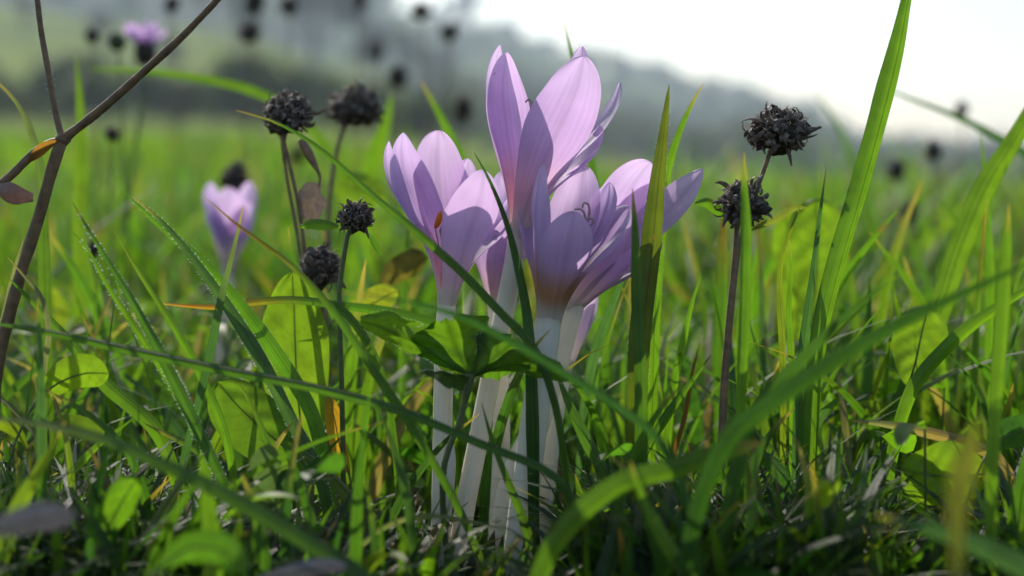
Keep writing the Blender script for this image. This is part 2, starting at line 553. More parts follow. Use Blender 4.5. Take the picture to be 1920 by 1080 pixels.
def grass_field(name, label, x, y, H, lean, width, S, across, probs, ground_z=None, droop=.25, clump=False):
    """x, y in cm; returns one stuff object made of real bent blades"""
    N = len(x)
    cl = np.array([mnoise.noise(Vector((a * 3.2 / max(b, 60) * 9, math.log(max(b, 60)) * 9, 2.5))) for a, b in zip(x, y)]) if clump else np.zeros(N)
    H = H * (1 + .7 * cl)
    z0 = np.zeros(N) if ground_z is None else ground_z
    s = np.linspace(0, 1, S + 1)
    phi = RNG.uniform(0, 2 * np.pi, N)
    ps = phi + np.pi / 2 + RNG.normal(0, .55, N)
    tw = RNG.normal(0, .5, N)
    K = lean * H
    ex = RNG.uniform(1.4, 2.3, N)
    cx = x[:, None] + np.cos(phi)[:, None] * K[:, None] * s[None] ** ex[:, None]
    cyy = y[:, None] + np.sin(phi)[:, None] * K[:, None] * s[None] ** ex[:, None]
    q = np.clip(lean * droop, 0, .62)
    cz = z0[:, None] - .25 + (H[:, None] + .25) * (s[None] - q[:, None] * s[None] ** 3)
    wd = width[:, None] * np.clip(1 - s[None] ** 2.4, .02, 1) * (.62 + .38 * np.minimum(1, s[None] * 4))
    an = ps[:, None] + tw[:, None] * s[None]
    sx, sy = np.cos(an) * wd * .5, np.sin(an) * wd * .5
    fx, fy = -np.sin(an) * wd * .16, np.cos(an) * wd * .16
    if across == 3:
        X = np.stack([cx - sx, cx + fx, cx + sx], 2)
        Y = np.stack([cyy - sy, cyy + fy, cyy + sy], 2)
        Z = np.stack([cz, cz, cz], 2)
        U = [0, .5, 1]
    else:
        X = np.stack([cx - sx, cx + sx], 2); Y = np.stack([cyy - sy, cyy + sy], 2); Z = np.stack([cz, cz], 2)
        U = [0, 1]
    A = across
    V = np.stack([X, Y, Z], 3).reshape(-1, 3) * .01
    idx = np.arange(N * (S + 1) * A).reshape(N, S + 1, A)
    q4 = np.stack([idx[:, :-1, :-1], idx[:, :-1, 1:], idx[:, 1:, 1:], idx[:, 1:, :-1]], 4 - 1).reshape(-1, 4)
    me = bpy.data.meshes.new(name)
    me.vertices.add(len(V)); me.vertices.foreach_set('co', V.ravel().astype('f'))
    me.loops.add(q4.size); me.loops.foreach_set('vertex_index', q4.ravel().astype('i'))
    me.polygons.add(len(q4)); me.polygons.foreach_set('loop_start', np.arange(0, q4.size, 4).astype('i'))
    me.polygons.foreach_set('use_smooth', np.ones(len(q4), bool))
    pick = RNG.choice(len(GT), N, p=probs)
    sc_ = .72 if probs is PRF else 1.0  # front turf colours darkened to stand in for shade
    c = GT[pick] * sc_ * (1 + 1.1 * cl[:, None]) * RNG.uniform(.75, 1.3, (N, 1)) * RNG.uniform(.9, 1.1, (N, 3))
    c = np.repeat(c[:, None, :], S + 1, 1)
    dry = (RNG.random(N) < .14)[:, None] * np.clip((s[None] - .72) * 4, 0, 1)          # browned tips
    c = c * (1 - dry[..., None]) + np.array([.26, .16, .06]) * dry[..., None]
    low = np.clip(1 - s * 5, 0, 1)[None, :, None]                                      # pale sheaths at the root
    c = c * (1 - low * .3) + np.array([.10, .10, .04]) * low * .3
    c = np.repeat(c[:, :, None, :], A, 2).reshape(-1, 3)
    me.update()
    at = me.color_attributes.new('tint', 'FLOAT_COLOR', 'POINT')
    at.data.foreach_set('color', np.concatenate([c, np.ones((len(c), 1))], 1).ravel().astype('f'))
    uv = np.stack([np.broadcast_to(np.array(U)[None, None], (N, S + 1, A)), np.broadcast_to(s[None, :, None], (N, S + 1, A))], 3).reshape(-1, 2)
    l = me.uv_layers.new(name='UVMap')
    l.data.foreach_set('uv', uv[q4.ravel()].ravel().astype('f'))
    me.materials.append(M['grass'])
    me.update(); me.validate()
    o = bpy.data.objects.new(name, me)
    COL.objects.link(o)
    tag(o, label, 'grass', kind='stuff')
    return o


def max_height(x, y, lim):
    """height (cm) at which a blade standing at x, y reaches picture row lim seen from here"""
    d = y * COSP + CAM_H * SINP
    return CAM_H + d * (-SINP + (540 - lim) / FPX * COSP)


def sun_gaps(x, y, H):
    """openings in the sward through which the sun reaches the big low leaves"""
    for a, b, d, wdt in ((1770, 890, 36.5, 1.5), (1720, 650, 39, 1.2), (500, 800, 39.5, 1.6), (550, 640, 40, 1.4), (140, 715, 36.5, 1.2), (860, 660, 36.6, 1.6)):
        c = P(a, b, d)
        t = (y - c.y) / sdir.y
        xr, zr = c.x + t * sdir.x, c.z + t * sdir.z
        hit = (t > 0) & (np.abs(x - xr) < wdt) & (H > zr - .8)
        H = np.where(hit, np.maximum(.9, zr - 1.0), H)
    return H


def px_of(x, y):
    return 960 + FPX * x / (y * COSP + .5)


def near_limit(px):
    return np.interp(px, [-200, 300, 400, 640, 790, 830, 1060, 1110, 1300, 1620, 1680, 1850, 1900, 2100], [800, 800, 890, 910, 910, 1000, 1000, 850, 800, 780, 960, 960, 780, 760])


PR = [.34, .29, .17, .08, .08, .035, .005]
PRF = [.19, .34, .31, .12, .03, .008, .002]  # front turf mix: more dark tints, part of its shade put into colour
# in front of and among the flowers: short
n = 3000
x = RNG.uniform(-17, 17, n); y = RNG.uniform(30.5, 42, n)
keep = np.abs(x) < y * .42
x, y = x[keep], y[keep]
H = np.minimum(RNG.uniform(3.0, 9.5, len(x)), max_height(x, y, near_limit(px_of(x, y)) + RNG.uniform(-30, 130, len(x))))
H = sun_gaps(x, y, H)
ok = H > .8
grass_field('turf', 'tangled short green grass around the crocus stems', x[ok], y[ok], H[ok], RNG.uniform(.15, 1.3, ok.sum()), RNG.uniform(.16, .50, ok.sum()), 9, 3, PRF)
# just behind the flowers
n = 3800
x = RNG.uniform(-42, 42, n); y = RNG.uniform(41, 85, n)
keep = np.abs(x) < y * .46
x, y = x[keep], y[keep]
lim = np.interp(px_of(x, y), [-200, 500, 800, 1150, 1300, 2100], [520, 500, 500, 520, 480, 430]) + RNG.gamma(1.6, 75, len(x)) - 70
H = np.clip(np.minimum(RNG.uniform(3.5, 12, len(x)), max_height(x, y, lim)), 1, 12)
H = sun_gaps(x, y, H)
grass_field('turf', 'thick grass directly behind the crocus clump', x, y, H, RNG.uniform(.1, 1.1, len(x)), RNG.uniform(.16, .5, len(x)), 8, 3, PR)
# the meadow to a few metres
n = 17000
y = 85 * (400 / 85) ** RNG.random(n)
x = RNG.uniform(-.52, .52, n) * y
gz = np.array([terrain(a * .01, b * .01) * 100 for a, b in zip(x, y)])
H = np.clip(RNG.normal(6.6, 2.4, n), 2.5, 13)
grass_field('meadow_grass', 'blurred bright meadow grass stretching away behind the flowers', x, y, H, RNG.uniform(.1, .9, n), RNG.uniform(.25, .6, n) * (y / 120) ** .5, 5, 2, [.34, .26, .16, .08, .10, .05, .01], gz, clump=True)
n = 16000
y = 400 * (4200 / 400) ** RNG.random(n)
x = RNG.uniform(-.5, .5, n) * y
gz = np.array([terrain(a * .01, b * .01) * 100 for a, b in zip(x, y)])
grass_field('meadow_grass', 'sunlit yellow green grass of the far field', x, y, np.clip(RNG.normal(7.5, 2, n), 3, 14), RNG.uniform(.1, .7, n), (y / 400) ** .8 * RNG.uniform(.8, 1.8, n), 3, 2, [.42, .2, .05, .03, .26, .04, 0], gz, clump=True)
# taller tufts standing in the meadow
n = 430
y = RNG.uniform(58, 170, n); x = RNG.uniform(-.42, .42, n) * y
pxx = px_of(x, y)
keep = (pxx < 740) | (pxx > 1180)
x, y = x[keep], y[keep]
grass_field('tall_grass', 'blurred taller grass tufts standing in the meadow', x, y, np.minimum(RNG.uniform(7, 13.5, len(x)), max_height(x, y, RNG.uniform(230, 430, len(x)))), RNG.uniform(.15, .8, len(x)), RNG.uniform(.35, .9, len(x)), 8, 3, [.4, .25, .14, .08, .12, .01, 0])
# thatch: dead stalks lying low
n = 150
y = RNG.uniform(34, 75, n); x = RNG.uniform(-.42, .42, n) * y
grass_field('thatch', 'dead straw and brown stalks lying low in the turf', x, y, RNG.uniform(.6, 2.2, n), RNG.uniform(1.5, 6, n), RNG.uniform(.06, .25, n), 7, 3, [0, 0, .08, .05, .05, .62, .20], droop=.06)


# ------------------------------------------------------------------ hero leaves and blades
def ribbon(pts, wid, roll, n, fold, across, curl=0.0, prof=None, rootward=True):
    """sheet along pts (tip first). returns verts, faces, uv, frames"""
    C = catmull(pts, n)
    V, F, UV, EDGE = [], [], [], []
    for i, p in enumerate(C):
        s = i / (n - 1)
        t = (C[min(i + 1, n - 1)] - C[max(i - 1, 0)]).normalized()
        view = (p - CAMP).normalized()
        s0 = t.cross(view)
        s0 = s0.normalized() if s0.length > 1e-4 else Vector((1, 0, 0))
        n0 = s0.cross(t).normalized()
        r = roll(s) if callable(roll) else roll
        S = s0 * math.cos(r) + n0 * math.sin(r)
        Nn = n0 * math.cos(r) - s0 * math.sin(r)
        w = wid(s)
        for k in range(across):
            v = -1 + 2 * k / (across - 1)
            V.append(p + S * (v * w * .5) + Nn * (abs(v) * fold * w * .5 + curl * v * v * w * .5))
            UV.append((k / (across - 1), s))
        EDGE.append((V[-across], V[-1], S, Nn))
    for i in range(n - 1):
        for k in range(across - 1):
            a = i * across + k
            F.append((a, a + 1, a + across + 1, a + across))
    return V, F, UV, EDGE, C


def to_ground(pts):
    """carry the root end of a blade on down into the turf"""
    p = pts[-1].copy()
    t = (pts[-1] - pts[-2]).normalized()
    k = 0
    while p.z > -.15 and k < 14:
        t = (t * .48 + Vector((0, .02, -1)) * .52).normalized()
        p = p + t * 1.3
        pts.append(p.copy())
        k += 1
    if pts[-1].z < -.5:
        a, b = pts[-2], pts[-1]
        f = (a.z + .3) / max(a.z - b.z, 1e-4)
        pts[-1] = a.lerp(b, min(1, max(.05, f)))
    return pts


def hair_geo(EDGE, C, every, ln, rng, both=True, s0=.03, s1=.8):
    V, F = [], []
    n = len(C)
    for i in range(int(n * s0), int(n * s1)):
        for j in range(every):
            f = rng.random()
            for side in ((0, 1) if both else (0,)):
                if rng.random() < .25:
                    continue
                a = EDGE[i][side].lerp(EDGE[min(i + 1, n - 1)][side], f)
                S = EDGE[i][2] * (1 if side else -1)
                t = (C[min(i + 1, n - 1)] - C[max(i - 1, 0)]).normalized()
                d = (S + t * rng.uniform(-.9, -.1) + EDGE[i][3] * rng.uniform(-.5, .5)).normalized()
                l = ln * rng.uniform(.5, 1.2)
                w = ln * .13
                k = len(V)
                V += [a - t * w, a + t * w, a + EDGE[i][3] * w, a + d * l]
                F += [(k, k + 1, k + 3), (k + 1, k + 2, k + 3), (k + 2, k, k + 3)]
                if rng.random() < .28:      # dew drop
                    c = a + d * l * rng.uniform(.3, .9)
                    r = ln * rng.uniform(.15, .27)
                    k = len(V)
                    V += [c + Vector(q) * r for q in ((1, 0, 0), (-1, 0, 0), (0, 1, 0), (0, -1, 0), (0, 0, 1), (0, 0, -1))]
                    F += [tuple(k + b for b in q) for q in ((0, 2, 4), (2, 1, 4), (1, 3, 4), (3, 0, 4), (2, 0, 5), (1, 2, 5), (3, 1, 5), (0, 3, 5))]
    return V, F


def mixc(a, b, t):
    return tuple(a[i] + (b[i] - a[i]) * t for i in range(3))


def blade(label, pts, d, w, tint='mid', roll=.35, fold=.35, tip=None, hairs=0, group=None, sharp=.5, ddep=0, name='grass_blade', n=40, root=True, twist=.25, wroot=.8):
    """a single grass blade; pts picture-traced centre line from its tip down, stood at distance d (cm)"""
    rng = random.Random(hash(label) % 10007 if False else len(label) * 131 + int(pts[0][0]) * 7 + int(pts[0][1]))
    m_ = len(pts)
    Q = [P(p[0], p[1], d + (p[2] if len(p) > 2 else ddep * (1 - i / (m_ - 1)))) for i, p in enumerate(pts)]
    if root:
        Q = to_ground(Q)
    wcm = w * d / FPX / max(.4, math.cos(roll))

    def wid(s):
        a = min(1, (s / sharp)) ** .7 if s > 0 else 0
        return max(.012, wcm * a * lerp(1, wroot, max(0, s - .5) * 2) * (1 + .09 * mnoise.noise(Vector((s * 9, pts[0][0] * .37, pts[0][1] * .11)))))
    rl = roll + rng.uniform(-.15, .15)
    V, F, UV, EDGE, C = ribbon(Q, wid, lambda s: rl + twist * (s - .3), n, fold, 5)
    c0 = G[tint] if isinstance(tint, str) else tint
    c0 = tuple(x * rng.uniform(.92, 1.1) for x in c0)
    T = []
    brown = rng.random() < .55
    for i in range(n):
        s = i / (n - 1)
        c = mixc(c0, (.15, .15, .06), .4 * max(0, s - .75) * 4)
        if tip:
            c = mixc(G[tip] if isinstance(tip, str) else tip, c, sstep(.0, .35, s))
        if i < 3 and brown:
            c = mixc(c, (.28, .19, .08), (.9, .6, .3)[i])
        T += [c] * 5
    base = C[-1]
    o = add(name, V, F, M['grass'], base=base, tint=T, uv=UV)
    tag(o, label, 'grass blade' if name == 'grass_blade' else 'leaf', group)
    if hairs:
        hv, hf = hair_geo(EDGE, C, 5, .058 * hairs, rng)
        h = add('edge_hairs', hv, hf, M['hair'], parent=o, smooth=False)
        h['kind'] = 'stuff'
    return o


blade('tall bright green grass blade crossing the white sky and leaving the top of the view', [(1726, -130), (1703, 0), (1680, 120), (1628, 320), (1578, 490), (1548, 610)], 38.5, 36, 'bright', .5, .9, sharp=.25)
blade('broad bright blade arching rightward beside the tall sky-crossing blade', [(1990, 90), (1915, 240), (1850, 350), (1800, 470), (1765, 580), (1710, 740)], 45, 44, 'bright', .3, .3, sharp=.3)
blade('upright reddish green blade in front of the right crocus petals', [(1255, 158), (1245, 250), (1233, 360), (1222, 480), (1207, 600)], 37.5, 40, (.062, .095, .012), .25, .7, tip=(.072, .085, .014), sharp=.3, hairs=.55)
blade('slim pointed blade leaning right behind the reddish green blade', [(1319, 155), (1285, 222), (1255, 310), (1243, 400), (1232, 520)], 40.5, 28, 'bright', .4, .5, sharp=.4, hairs=.4)
blade('soft narrow blade standing just before the reddish green blade', [(1186, 352), (1191, 430), (1195, 540), (1202, 700)], 35.5, 25, 'mid', .2, .4, sharp=.25)
blade('long thin arching blade crossing in front of the open crocus cup', [(443, 207), (520, 230), (600, 278), (700, 365), (790, 440), (870, 512), (940, 585), (1005, 655)], 35.8, 15, 'mid', .5, .6, sharp=.35)
blade('dark folded blade rising between the two crocus stems', [(889, 285), (920, 340), (950, 412), (972, 490), (992, 590), (1000, 680)], 37.0, 28, 'dark', .45, .7, sharp=.6)
blade('thin blade tip poking up behind the tallest crocus', [(1054, 28), (1066, 75), (1080, 140), (1110, 300), (1130, 460)], 46, 17, 'mid', .3, .4, sharp=.35)
blade('blurred bright blade leaning left behind the open crocus cup', [(788, 150), (826, 218), (866, 300), (905, 400), (930, 520)], 54, 26, 'bright', .3, .3, sharp=.3)
blade('wide blurred bright blade behind the dead flower heads', [(735, 175), (722, 240), (700, 300), (685, 400), (670, 560)], 66, 44, 'bright', .2, .3, sharp=.3)
blade('hairy dewy blade leaning left, broader of the close pair', [(135, 378), (190, 468), (256, 575), (318, 690), (375, 805), (430, 925), (470, 1050)], 36, 25, 'mid', .35, .55, sharp=.5, hairs=1)
blade('hairy dewy blade leaning left, narrower of the close pair', [(136, 435), (165, 468), (205, 540), (262, 625), (318, 712), (365, 800)], 36.4, 16, 'bright', .35, .5, sharp=.35, hairs=.9)
blade('slim speckled blade between the dewy pair and the orange tipped leaf', [(212, 428), (262, 512), (320, 600), (372, 690), (420, 800)], 37.5, 17, 'bright', .4, .5, tip='yellow', sharp=.4)
blade('dark dewy half of the long folded blade before the broad leaf', [(250, 368), (320, 432), (390, 520), (452, 610), (500, 690), (550, 790), (600, 890)], 37.2, 25, 'blue', .3, .45, sharp=.4, hairs=.9)
blade('bright backlit half of the long folded blade before the broad leaf', [(233, 360), (300, 422), (380, 490), (455, 575), (510, 650), (580, 760)], 38.2, 30, 'bright', .35, .3, sharp=.45, hairs=.6)
blade('grey tipped blade leaning right across the blurred crocus', [(457, 383), (443, 450), (415, 565), (390, 690), (350, 850), (318, 1000)], 36.8, 17, 'blue', .3, .5, tip='grey', sharp=.3)
blade('thin long blade descending from the blurred crocus past the broad leaf', [(380, 367), (450, 425), (545, 495), (620, 575), (700, 690), (780, 810), (850, 930), (900, 1040)], 35.2, 17, 'mid', .45, .6, tip='red', sharp=.5)
blade('long blade lying nearly flat across the crocus stems', [(-60, 598), (80, 620), (240, 655), (420, 693), (600, 728), (760, 772), (900, 830), (1040, 890)], 34.2, 17, 'mid', .5, .5, sharp=.2)
blade('wide soft blade sloping down toward the crocus roots', [(-80, 780), (60, 792), (200, 825), (330, 880), (450, 940), (560, 1005), (690, 1090)], 29.5, 46, 'mid', .4, .2, tip='grey', sharp=.8)
blade('orange and yellow withered leaf tip lying level before the broad leaf', [(288, 567), (340, 572), (410, 575), (480, 565), (560, 562), (640, 580)], 39.0, 15, 'mid', .3, .4, tip=(.30, .13, .03), sharp=.2, name='withered_leaf')
blade('level green blade running behind the open crocus stem', [(530, 556), (640, 572), (740, 588), (860, 625), (960, 680)], 41.5, 24, 'mid', .2, .4, sharp=.3)
blade('soft dark blade sloping in front of the lobed leaf', [(640, 548), (760, 565), (860, 592), (960, 640), (1060, 700), (1160, 762), (1240, 830)], 30.5, 16, 'dark', .2, .3, sharp=.3)
blade('broad out of focus blade rising right through the turf', [(1960, 480), (1840, 535), (1700, 600), (1560, 680), (1450, 755), (1370, 820)], 28.5, 36, (.018, .046, .012), .35, .3, sharp=.4)
blade('second out of focus blade beneath the broad rising one', [(1668, 528), (1590, 590), (1500, 680), (1420, 770), (1390, 850)], 31.5, 32, 'dark', .35, .3, sharp=.35)
blade('soft bent blade with a bright tip close to the lens', [(1432, 828), (1360, 848), (1260, 880), (1170, 905), (1090, 960), (1030, 1040)], 30, 40, 'mid', .3, .3, sharp=.12)
blade('stiff dark bluish blade beside the tall sky-crossing blade', [(1549, 316), (1538, 400), (1524, 520), (1508, 640)], 38.8, 20, 'blue', .3, .5, sharp=.5)
blade('bright blade standing in front of the lower dead flower head', [(1395, 285), (1396, 350), (1399, 440), (1398, 560), (1392, 700)], 34.5, 20, 'bright', .15, .3, sharp=.15)
blade('thin pale curved blade right of the dead flower heads', [(1506, 374), (1484, 428), (1468, 480), (1462, 540), (1468, 640)], 39.5, 13, 'yellow', .4, .5, sharp=.3)
blade('second thin curved blade right of the dead flower heads', [(1478, 440), (1484, 500), (1480, 580), (1485, 660)], 39.8, 13, 'bright', .4, .5, sharp=.3)
blade('short broad blade tip leaning left beyond the tall sky-crossing blade', [(1630, 434), (1662, 475), (1700, 522), (1745, 600)], 46, 20, 'bright', .3, .3, sharp=.4)
blade('little pointed blade beside the broad arching blade', [(1838, 242), (1844, 300), (1850, 360), (1856, 470)], 46, 17, 'bright', .3, .4, sharp=.4)
blade('dark drooping blade silhouetted on the white sky at right', [(1640, 155), (1700, 182), (1780, 212), (1860, 250), (1940, 300), (2010, 400)], 62, 18, 'dark', .3, .5, sharp=.4)
blade('faint blurred blade against the ridge at right', [(1530, 178), (1568, 228), (1600, 300), (1640, 420)], 85, 18, 'mid', .3, .5, sharp=.4)
blade('upright blurred bright blade beside the brown forked stem', [(142, 105), (150, 190), (153, 300), (150, 440)], 56, 26, 'bright', .25, .3, sharp=.3)
blade('blurred arching blade under the pale purple flower', [(160, 130), (260, 132), (370, 145), (480, 172), (570, 225), (640, 320)], 62, 17, 'bright', .3, .3, sharp=.25)
blade('dark curved blade behind the brown forked stem', [(-20, 140), (30, 190), (62, 255), (80, 340), (82, 430)], 42, 24, 'mid', .4, .3, tip='grey', sharp=.4)
blade('shaded bright edged blade rising to the right edge', [(1990, 505), (1920, 548), (1850, 592), (1790, 640), (1720, 720)], 38.5, 24, 'bright', .5, .6, sharp=.3)
blade('upright soft blade close to the lens at right', [(1892, 380), (1885, 520), (1872, 700), (1862, 860), (1860, 1000)], 32, 26, 'bright', .2, .3, sharp=.2)
blade('straw coloured dead blade lying level above the round leaf', [(1592, 788), (1660, 795), (1740, 810), (1835, 838), (1880, 870)], 37.2, 22, 'straw', .3, .5, tip='grey', sharp=.25)
blade('bright short blade close to the lens before the soft bent blade', [(1182, 866), (1205, 930), (1245, 1010), (1300, 1100)], 29.5, 28, 'bright', .3, .3, sharp=.35)
blade('grey green blurred blade sweeping across the lower right corner', [(1640, 965), (1720, 985), (1830, 1020), (1960, 1090)], 26, 46, 'blue', .3, .2, sharp=.35)
blade('short upright bright blade right of the crocus roots', [(1078, 888), (1088, 930), (1102, 1000), (1116, 1080)], 36.5, 24, 'bright', .25, .4, sharp=.35)
blade('thin grey dead blade arching over the crocus roots', [(960, 995), (880, 978), (800, 968), (730, 985), (670, 1030), (600, 1090)], 33, 9, 'grey', .3, .5, sharp=.2)
blade('split green blade leaning across the lower crocus stems', [(903, 755), (925, 830), (955, 905), (985, 980), (1005, 1060)], 35.6, 22, 'mid', .4, .5, sharp=.7)
blade('slender reddish dead stalk right of the clump', [(1314, 638), (1298, 700), (1285, 780), (1262, 860)], 41, 9, 'red', .3, .5, sharp=.3)
blade('narrow upright blade above the reddish dead stalk', [(1315, 512), (1296, 575), (1280, 650), (1262, 740)], 41.5, 15, 'bright', .4, .5, sharp=.3)
blade('narrow blade leaning right past the reddish dead stalk', [(1334, 665), (1290, 725), (1245, 790), (1200, 870)], 40, 16, 'mid', .4, .6, sharp=.3)
blade('bluish blade leaning right under the right crocus petals', [(1188, 470), (1160, 545), (1128, 630), (1105, 720)], 42, 20, 'blue', .4, .5, sharp=.3)
blade('green blade dropping right from the lobed leaf', [(1040, 690), (1070, 760), (1105, 830), (1150, 920)], 37, 26, 'mid', .35, .4, sharp=.3)
blade('long curled yellow green blade beside the brown stem foot', [(15, 520), (75, 580), (140, 650), (200, 720), (290, 800)], 38, 28, 'bright', .4, .4, sharp=.4)
blade('pale grey dry blade crossing the brown stem', [(45, 445), (25, 520), (10, 600), (-10, 700)], 39.5, 22, 'grey', .4, .4, sharp=.4)
blade('blurred vertical grey blade in front of the brown stem foot', [(70, 560), (76, 660), (78, 760), (80, 900)], 33.5, 18, 'blue', .4, .4, sharp=.3)
blade('thin pale curl bent over at the brown stem foot', [(14, 482), (48, 520), (80, 560), (92, 620), (85, 690)], 37, 11, 'grey', .4, .4, sharp=.2)
blade('soft bright blade by the lens in the lower left', [(375, 850), (388, 930), (398, 1010), (402, 1100)], 30, 34, 'bright', .3, .3, sharp=.3)
blade('yellow green blade leaning right in the lower left', [(122, 790), (95, 845), (62, 900), (20, 980)], 31, 26, 'yellow', .3, .3, sharp=.3)
blade('thin green blade leaning right between the broad leaves', [(660, 800), (610, 850), (550, 905), (480, 980)], 36, 12, 'dark', .4, .4, sharp=.3)
blade('slender blade behind the dead flower heads pair', [(540, 425), (548, 470), (562, 520), (580, 600)], 41, 15, 'mid', .3, .5, sharp=.3)
rng = random.Random(99)
CW = {'bright': 'bright green', 'mid': 'mid green', 'yellow': 'yellow green', 'blue': 'bluish green', 'dark': 'dark green'}
TW = {None: 'with a green tip', 'red': 'with a reddish tip', 'straw': 'with a straw coloured tip', 'yellow': 'with a yellow tip'}
for i in range(46):     # blades that stand clear of the turf behind the clump
    px = rng.choice([rng.uniform(1100, 1920), rng.uniform(0, 760), rng.uniform(1250, 1920)])
    d = rng.uniform(43, 70)
    top = rng.uniform(330, 560) + (40 if px < 800 else 0)
    lean = rng.gauss(0, 90)
    L_ = rng.uniform(160, 330)
    q = [(px + lean, top), (px + lean * .55, top + L_ * .33), (px + lean * .2, top + L_ * .66), (px, top + L_)]
    w_, t_, k_ = rng.uniform(13, 26), rng.choice(['bright', 'bright', 'mid', 'yellow', 'blue']), rng.choice([None, None, None, 'red', 'straw'])
    blade('%s %s blade %s in thick grass behind the clump' % ('narrow' if w_ < 20 else 'broad', CW[t_], TW[k_]), q, d, w_, t_, rng.uniform(.1, .7), .4,
          tip=k_, sharp=rng.uniform(.3, .6), group='blades standing out behind the clump', n=22)
for i in range(34):     # tangled blades in the shade in front and below
    px = rng.choice([rng.uniform(0, 780), rng.uniform(1120, 1920)])
    d = rng.uniform(31, 38)
    top = rng.uniform(690, 930) if not 1600 < px < 1900 else rng.uniform(950, 1000)
    lean = rng.gauss(0, 130)
    L_ = rng.uniform(120, 260)
    q = [(px + lean, top), (px + lean * .6, top + L_ * .25), (px + lean * .22, top + L_ * .62), (px, top + L_)]
    w_, t_, k_ = rng.uniform(12, 30), rng.choice(['bright', 'mid', 'dark', 'mid', 'blue', 'yellow']), rng.choice([None, None, 'straw', 'yellow'])
    blade('%s low %s blade %s in the shaded front turf' % ('narrow' if w_ < 20 else 'broad', CW[t_], TW[k_]), q, d, w_, t_, rng.uniform(.1, .8), .4,
          tip=k_, sharp=rng.uniform(.3, .7), group='low blades in the front turf', n=22)


# ------------------------------------------------------------------ broad leaves
def broad_leaf(label, pts, d, w, tint, roll=.2, cup=.25, shape='ovate', veins=True, group=None, stalk=True, name='broad_leaf', tooth=0.0, cat='leaf', wave=.05, seed=1, mat='leaf'):
    """leaf blade with midrib and side veins pressed in; pts tip first, px w full width"""
    rng = random.Random(seed)
    m_ = len(pts)
    Q = [P(p[0], p[1], d + (p[2] if len(p) > 2 else 0)) for p in pts]
    n, A = 64, 31
    wcm = w * d / FPX / max(.45, math.cos(roll))

    def wid(s):
        if shape == 'ovate':
            f = math.sin(math.pi * min(1, max(0, s)) ** .72) ** .62 if 0 < s < 1 else 0
        elif shape == 'round':
            f = math.sqrt(max(0, 1 - (2 * s - 1) ** 2))
        else:     # spatulate
            f = (min(1, s / .28)) ** .5 * lerp(1, .35, sstep(.35, 1, s))
        if tooth:
            f *= 1 + tooth * math.sin(s * 46)
        return max(.015, wcm * f)
    V, F, UV, EDGE, C = ribbon(Q, wid, roll, n, 0, A, cup)
    T = []
    c0 = G[tint] if isinstance(tint, str) else tint
    for i in range(n):
        for k in range(A):
            s, v = i / (n - 1), -1 + 2 * k / (A - 1)
            N_ = EDGE[i][3]
            ph = s * 15 - abs(v) * 3.2
            V[i * A + k] = V[i * A + k] + N_ * (wcm * .012 * math.sin(ph * 2) * (1 - abs(v) ** 3) + wcm * wave * math.sin(s * 9 + v * 3 + seed) * v * v)
            mid = max(0, 1 - abs(v) * 9)
            fr = (s * 8.5 + abs(v) * 1.5 * (.7 + .3 * s) + .12 * mnoise.noise(Vector((s * 6, v * 4, seed)))) % 1
            side_v = max(0, 1 - abs(fr - .5) * 9) * .5 * (1 - .5 * abs(v))
            fr2 = (s * 30 - abs(v) * 9 + .8 * mnoise.noise(Vector((s * 9, v * 6, seed + 3)))) % 1
            net = max(0, 1 - abs(fr2 - .5) * 6) * .16
            blot = max(0, mnoise.noise(Vector((s * 5, v * 2.2, seed * 3))) - .25) * .9
            cc = mixc(c0, tuple(x * .55 for x in c0), max(mid * .8, side_v, net))
            V[i * A + k] = V[i * A + k] - N_ * wcm * .012 * side_v
            T.append(mixc(cc, (cc[0] * 1.35, cc[1] * 1.05, cc[2]), blot))
    base = C[-1].copy()
    if stalk:
        down = to_ground([C[-2], C[-1]])
        base = down[-1]
    root = empty(name, base, label, cat, group)
    add('blade', V, F, M[mat], parent=root, tint=T, uv=UV)
    # midrib
    rib = [C[i] + EDGE[i][3] * (-.01 - .012 * i / n) for i in range(1, n)]
    tv, tf = tube_geo(rib, [.008 + .022 * i / n for i in range(1, n)], 6)
    add('midrib', tv, tf, M['greenstem'], parent=root)
    if stalk:
        sp = catmull(down, 10)
        tv, tf = tube_geo(sp, [.03 + .012 * i / 9 for i in range(10)], 7)
        add('stalk', tv, tf, M['greenstem'], parent=root)
    return root


LB = (.095, .150, .014)
broad_leaf('large upright backlit broad leaf streaked with blade shadows', [(548, 510), (552, 600), (556, 710), (566, 820), (575, 930)], 40.2, 132, LB, .15, .12, 'spat', seed=2)
broad_leaf('broad leaf tilted left below the large upright leaf', [(408, 716), (450, 765), (505, 815), (560, 860), (605, 905)], 39.5, 120, (.075, .13, .015), .25, .15, 'ovate', seed=3)
broad_leaf('bright broad leaf standing behind the tall sky-crossing blade', [(1530, 372), (1532, 440), (1530, 520), (1522, 610)], 47, 118, LB, .1, .15, 'ovate', seed=4)
broad_leaf('second bright broad leaf behind the dead flower heads', [(1468, 400), (1500, 480), (1500, 560), (1490, 640)], 50, 90, LB, .3, .15, 'ovate', seed=14)
broad_leaf('backlit oval leaf hanging under the broad out of focus blade', [(1740, 575), (1728, 625), (1716, 680), (1702, 726)], 39, 100, LB, .15, .2, 'ovate', seed=5)
broad_leaf('round backlit leaf with narrow shadow bars in the right turf', [(1690, 880), (1740, 890), (1800, 892), (1850, 888)], 36.2, 122, LB, -.35, .12, 'round', seed=6)
broad_leaf('low bright leaf lying left of the dewy pair', [(204, 700), (160, 700), (115, 715), (70, 745)], 36.5, 66, LB, .5, .25, 'ovate', seed=7)
broad_leaf('blurred round leaf between dead flower heads and open crocus', [(632, 345), (665, 352), (700, 358), (728, 372)], 58, 66, LB, .4, .2, 'ovate', seed=8)
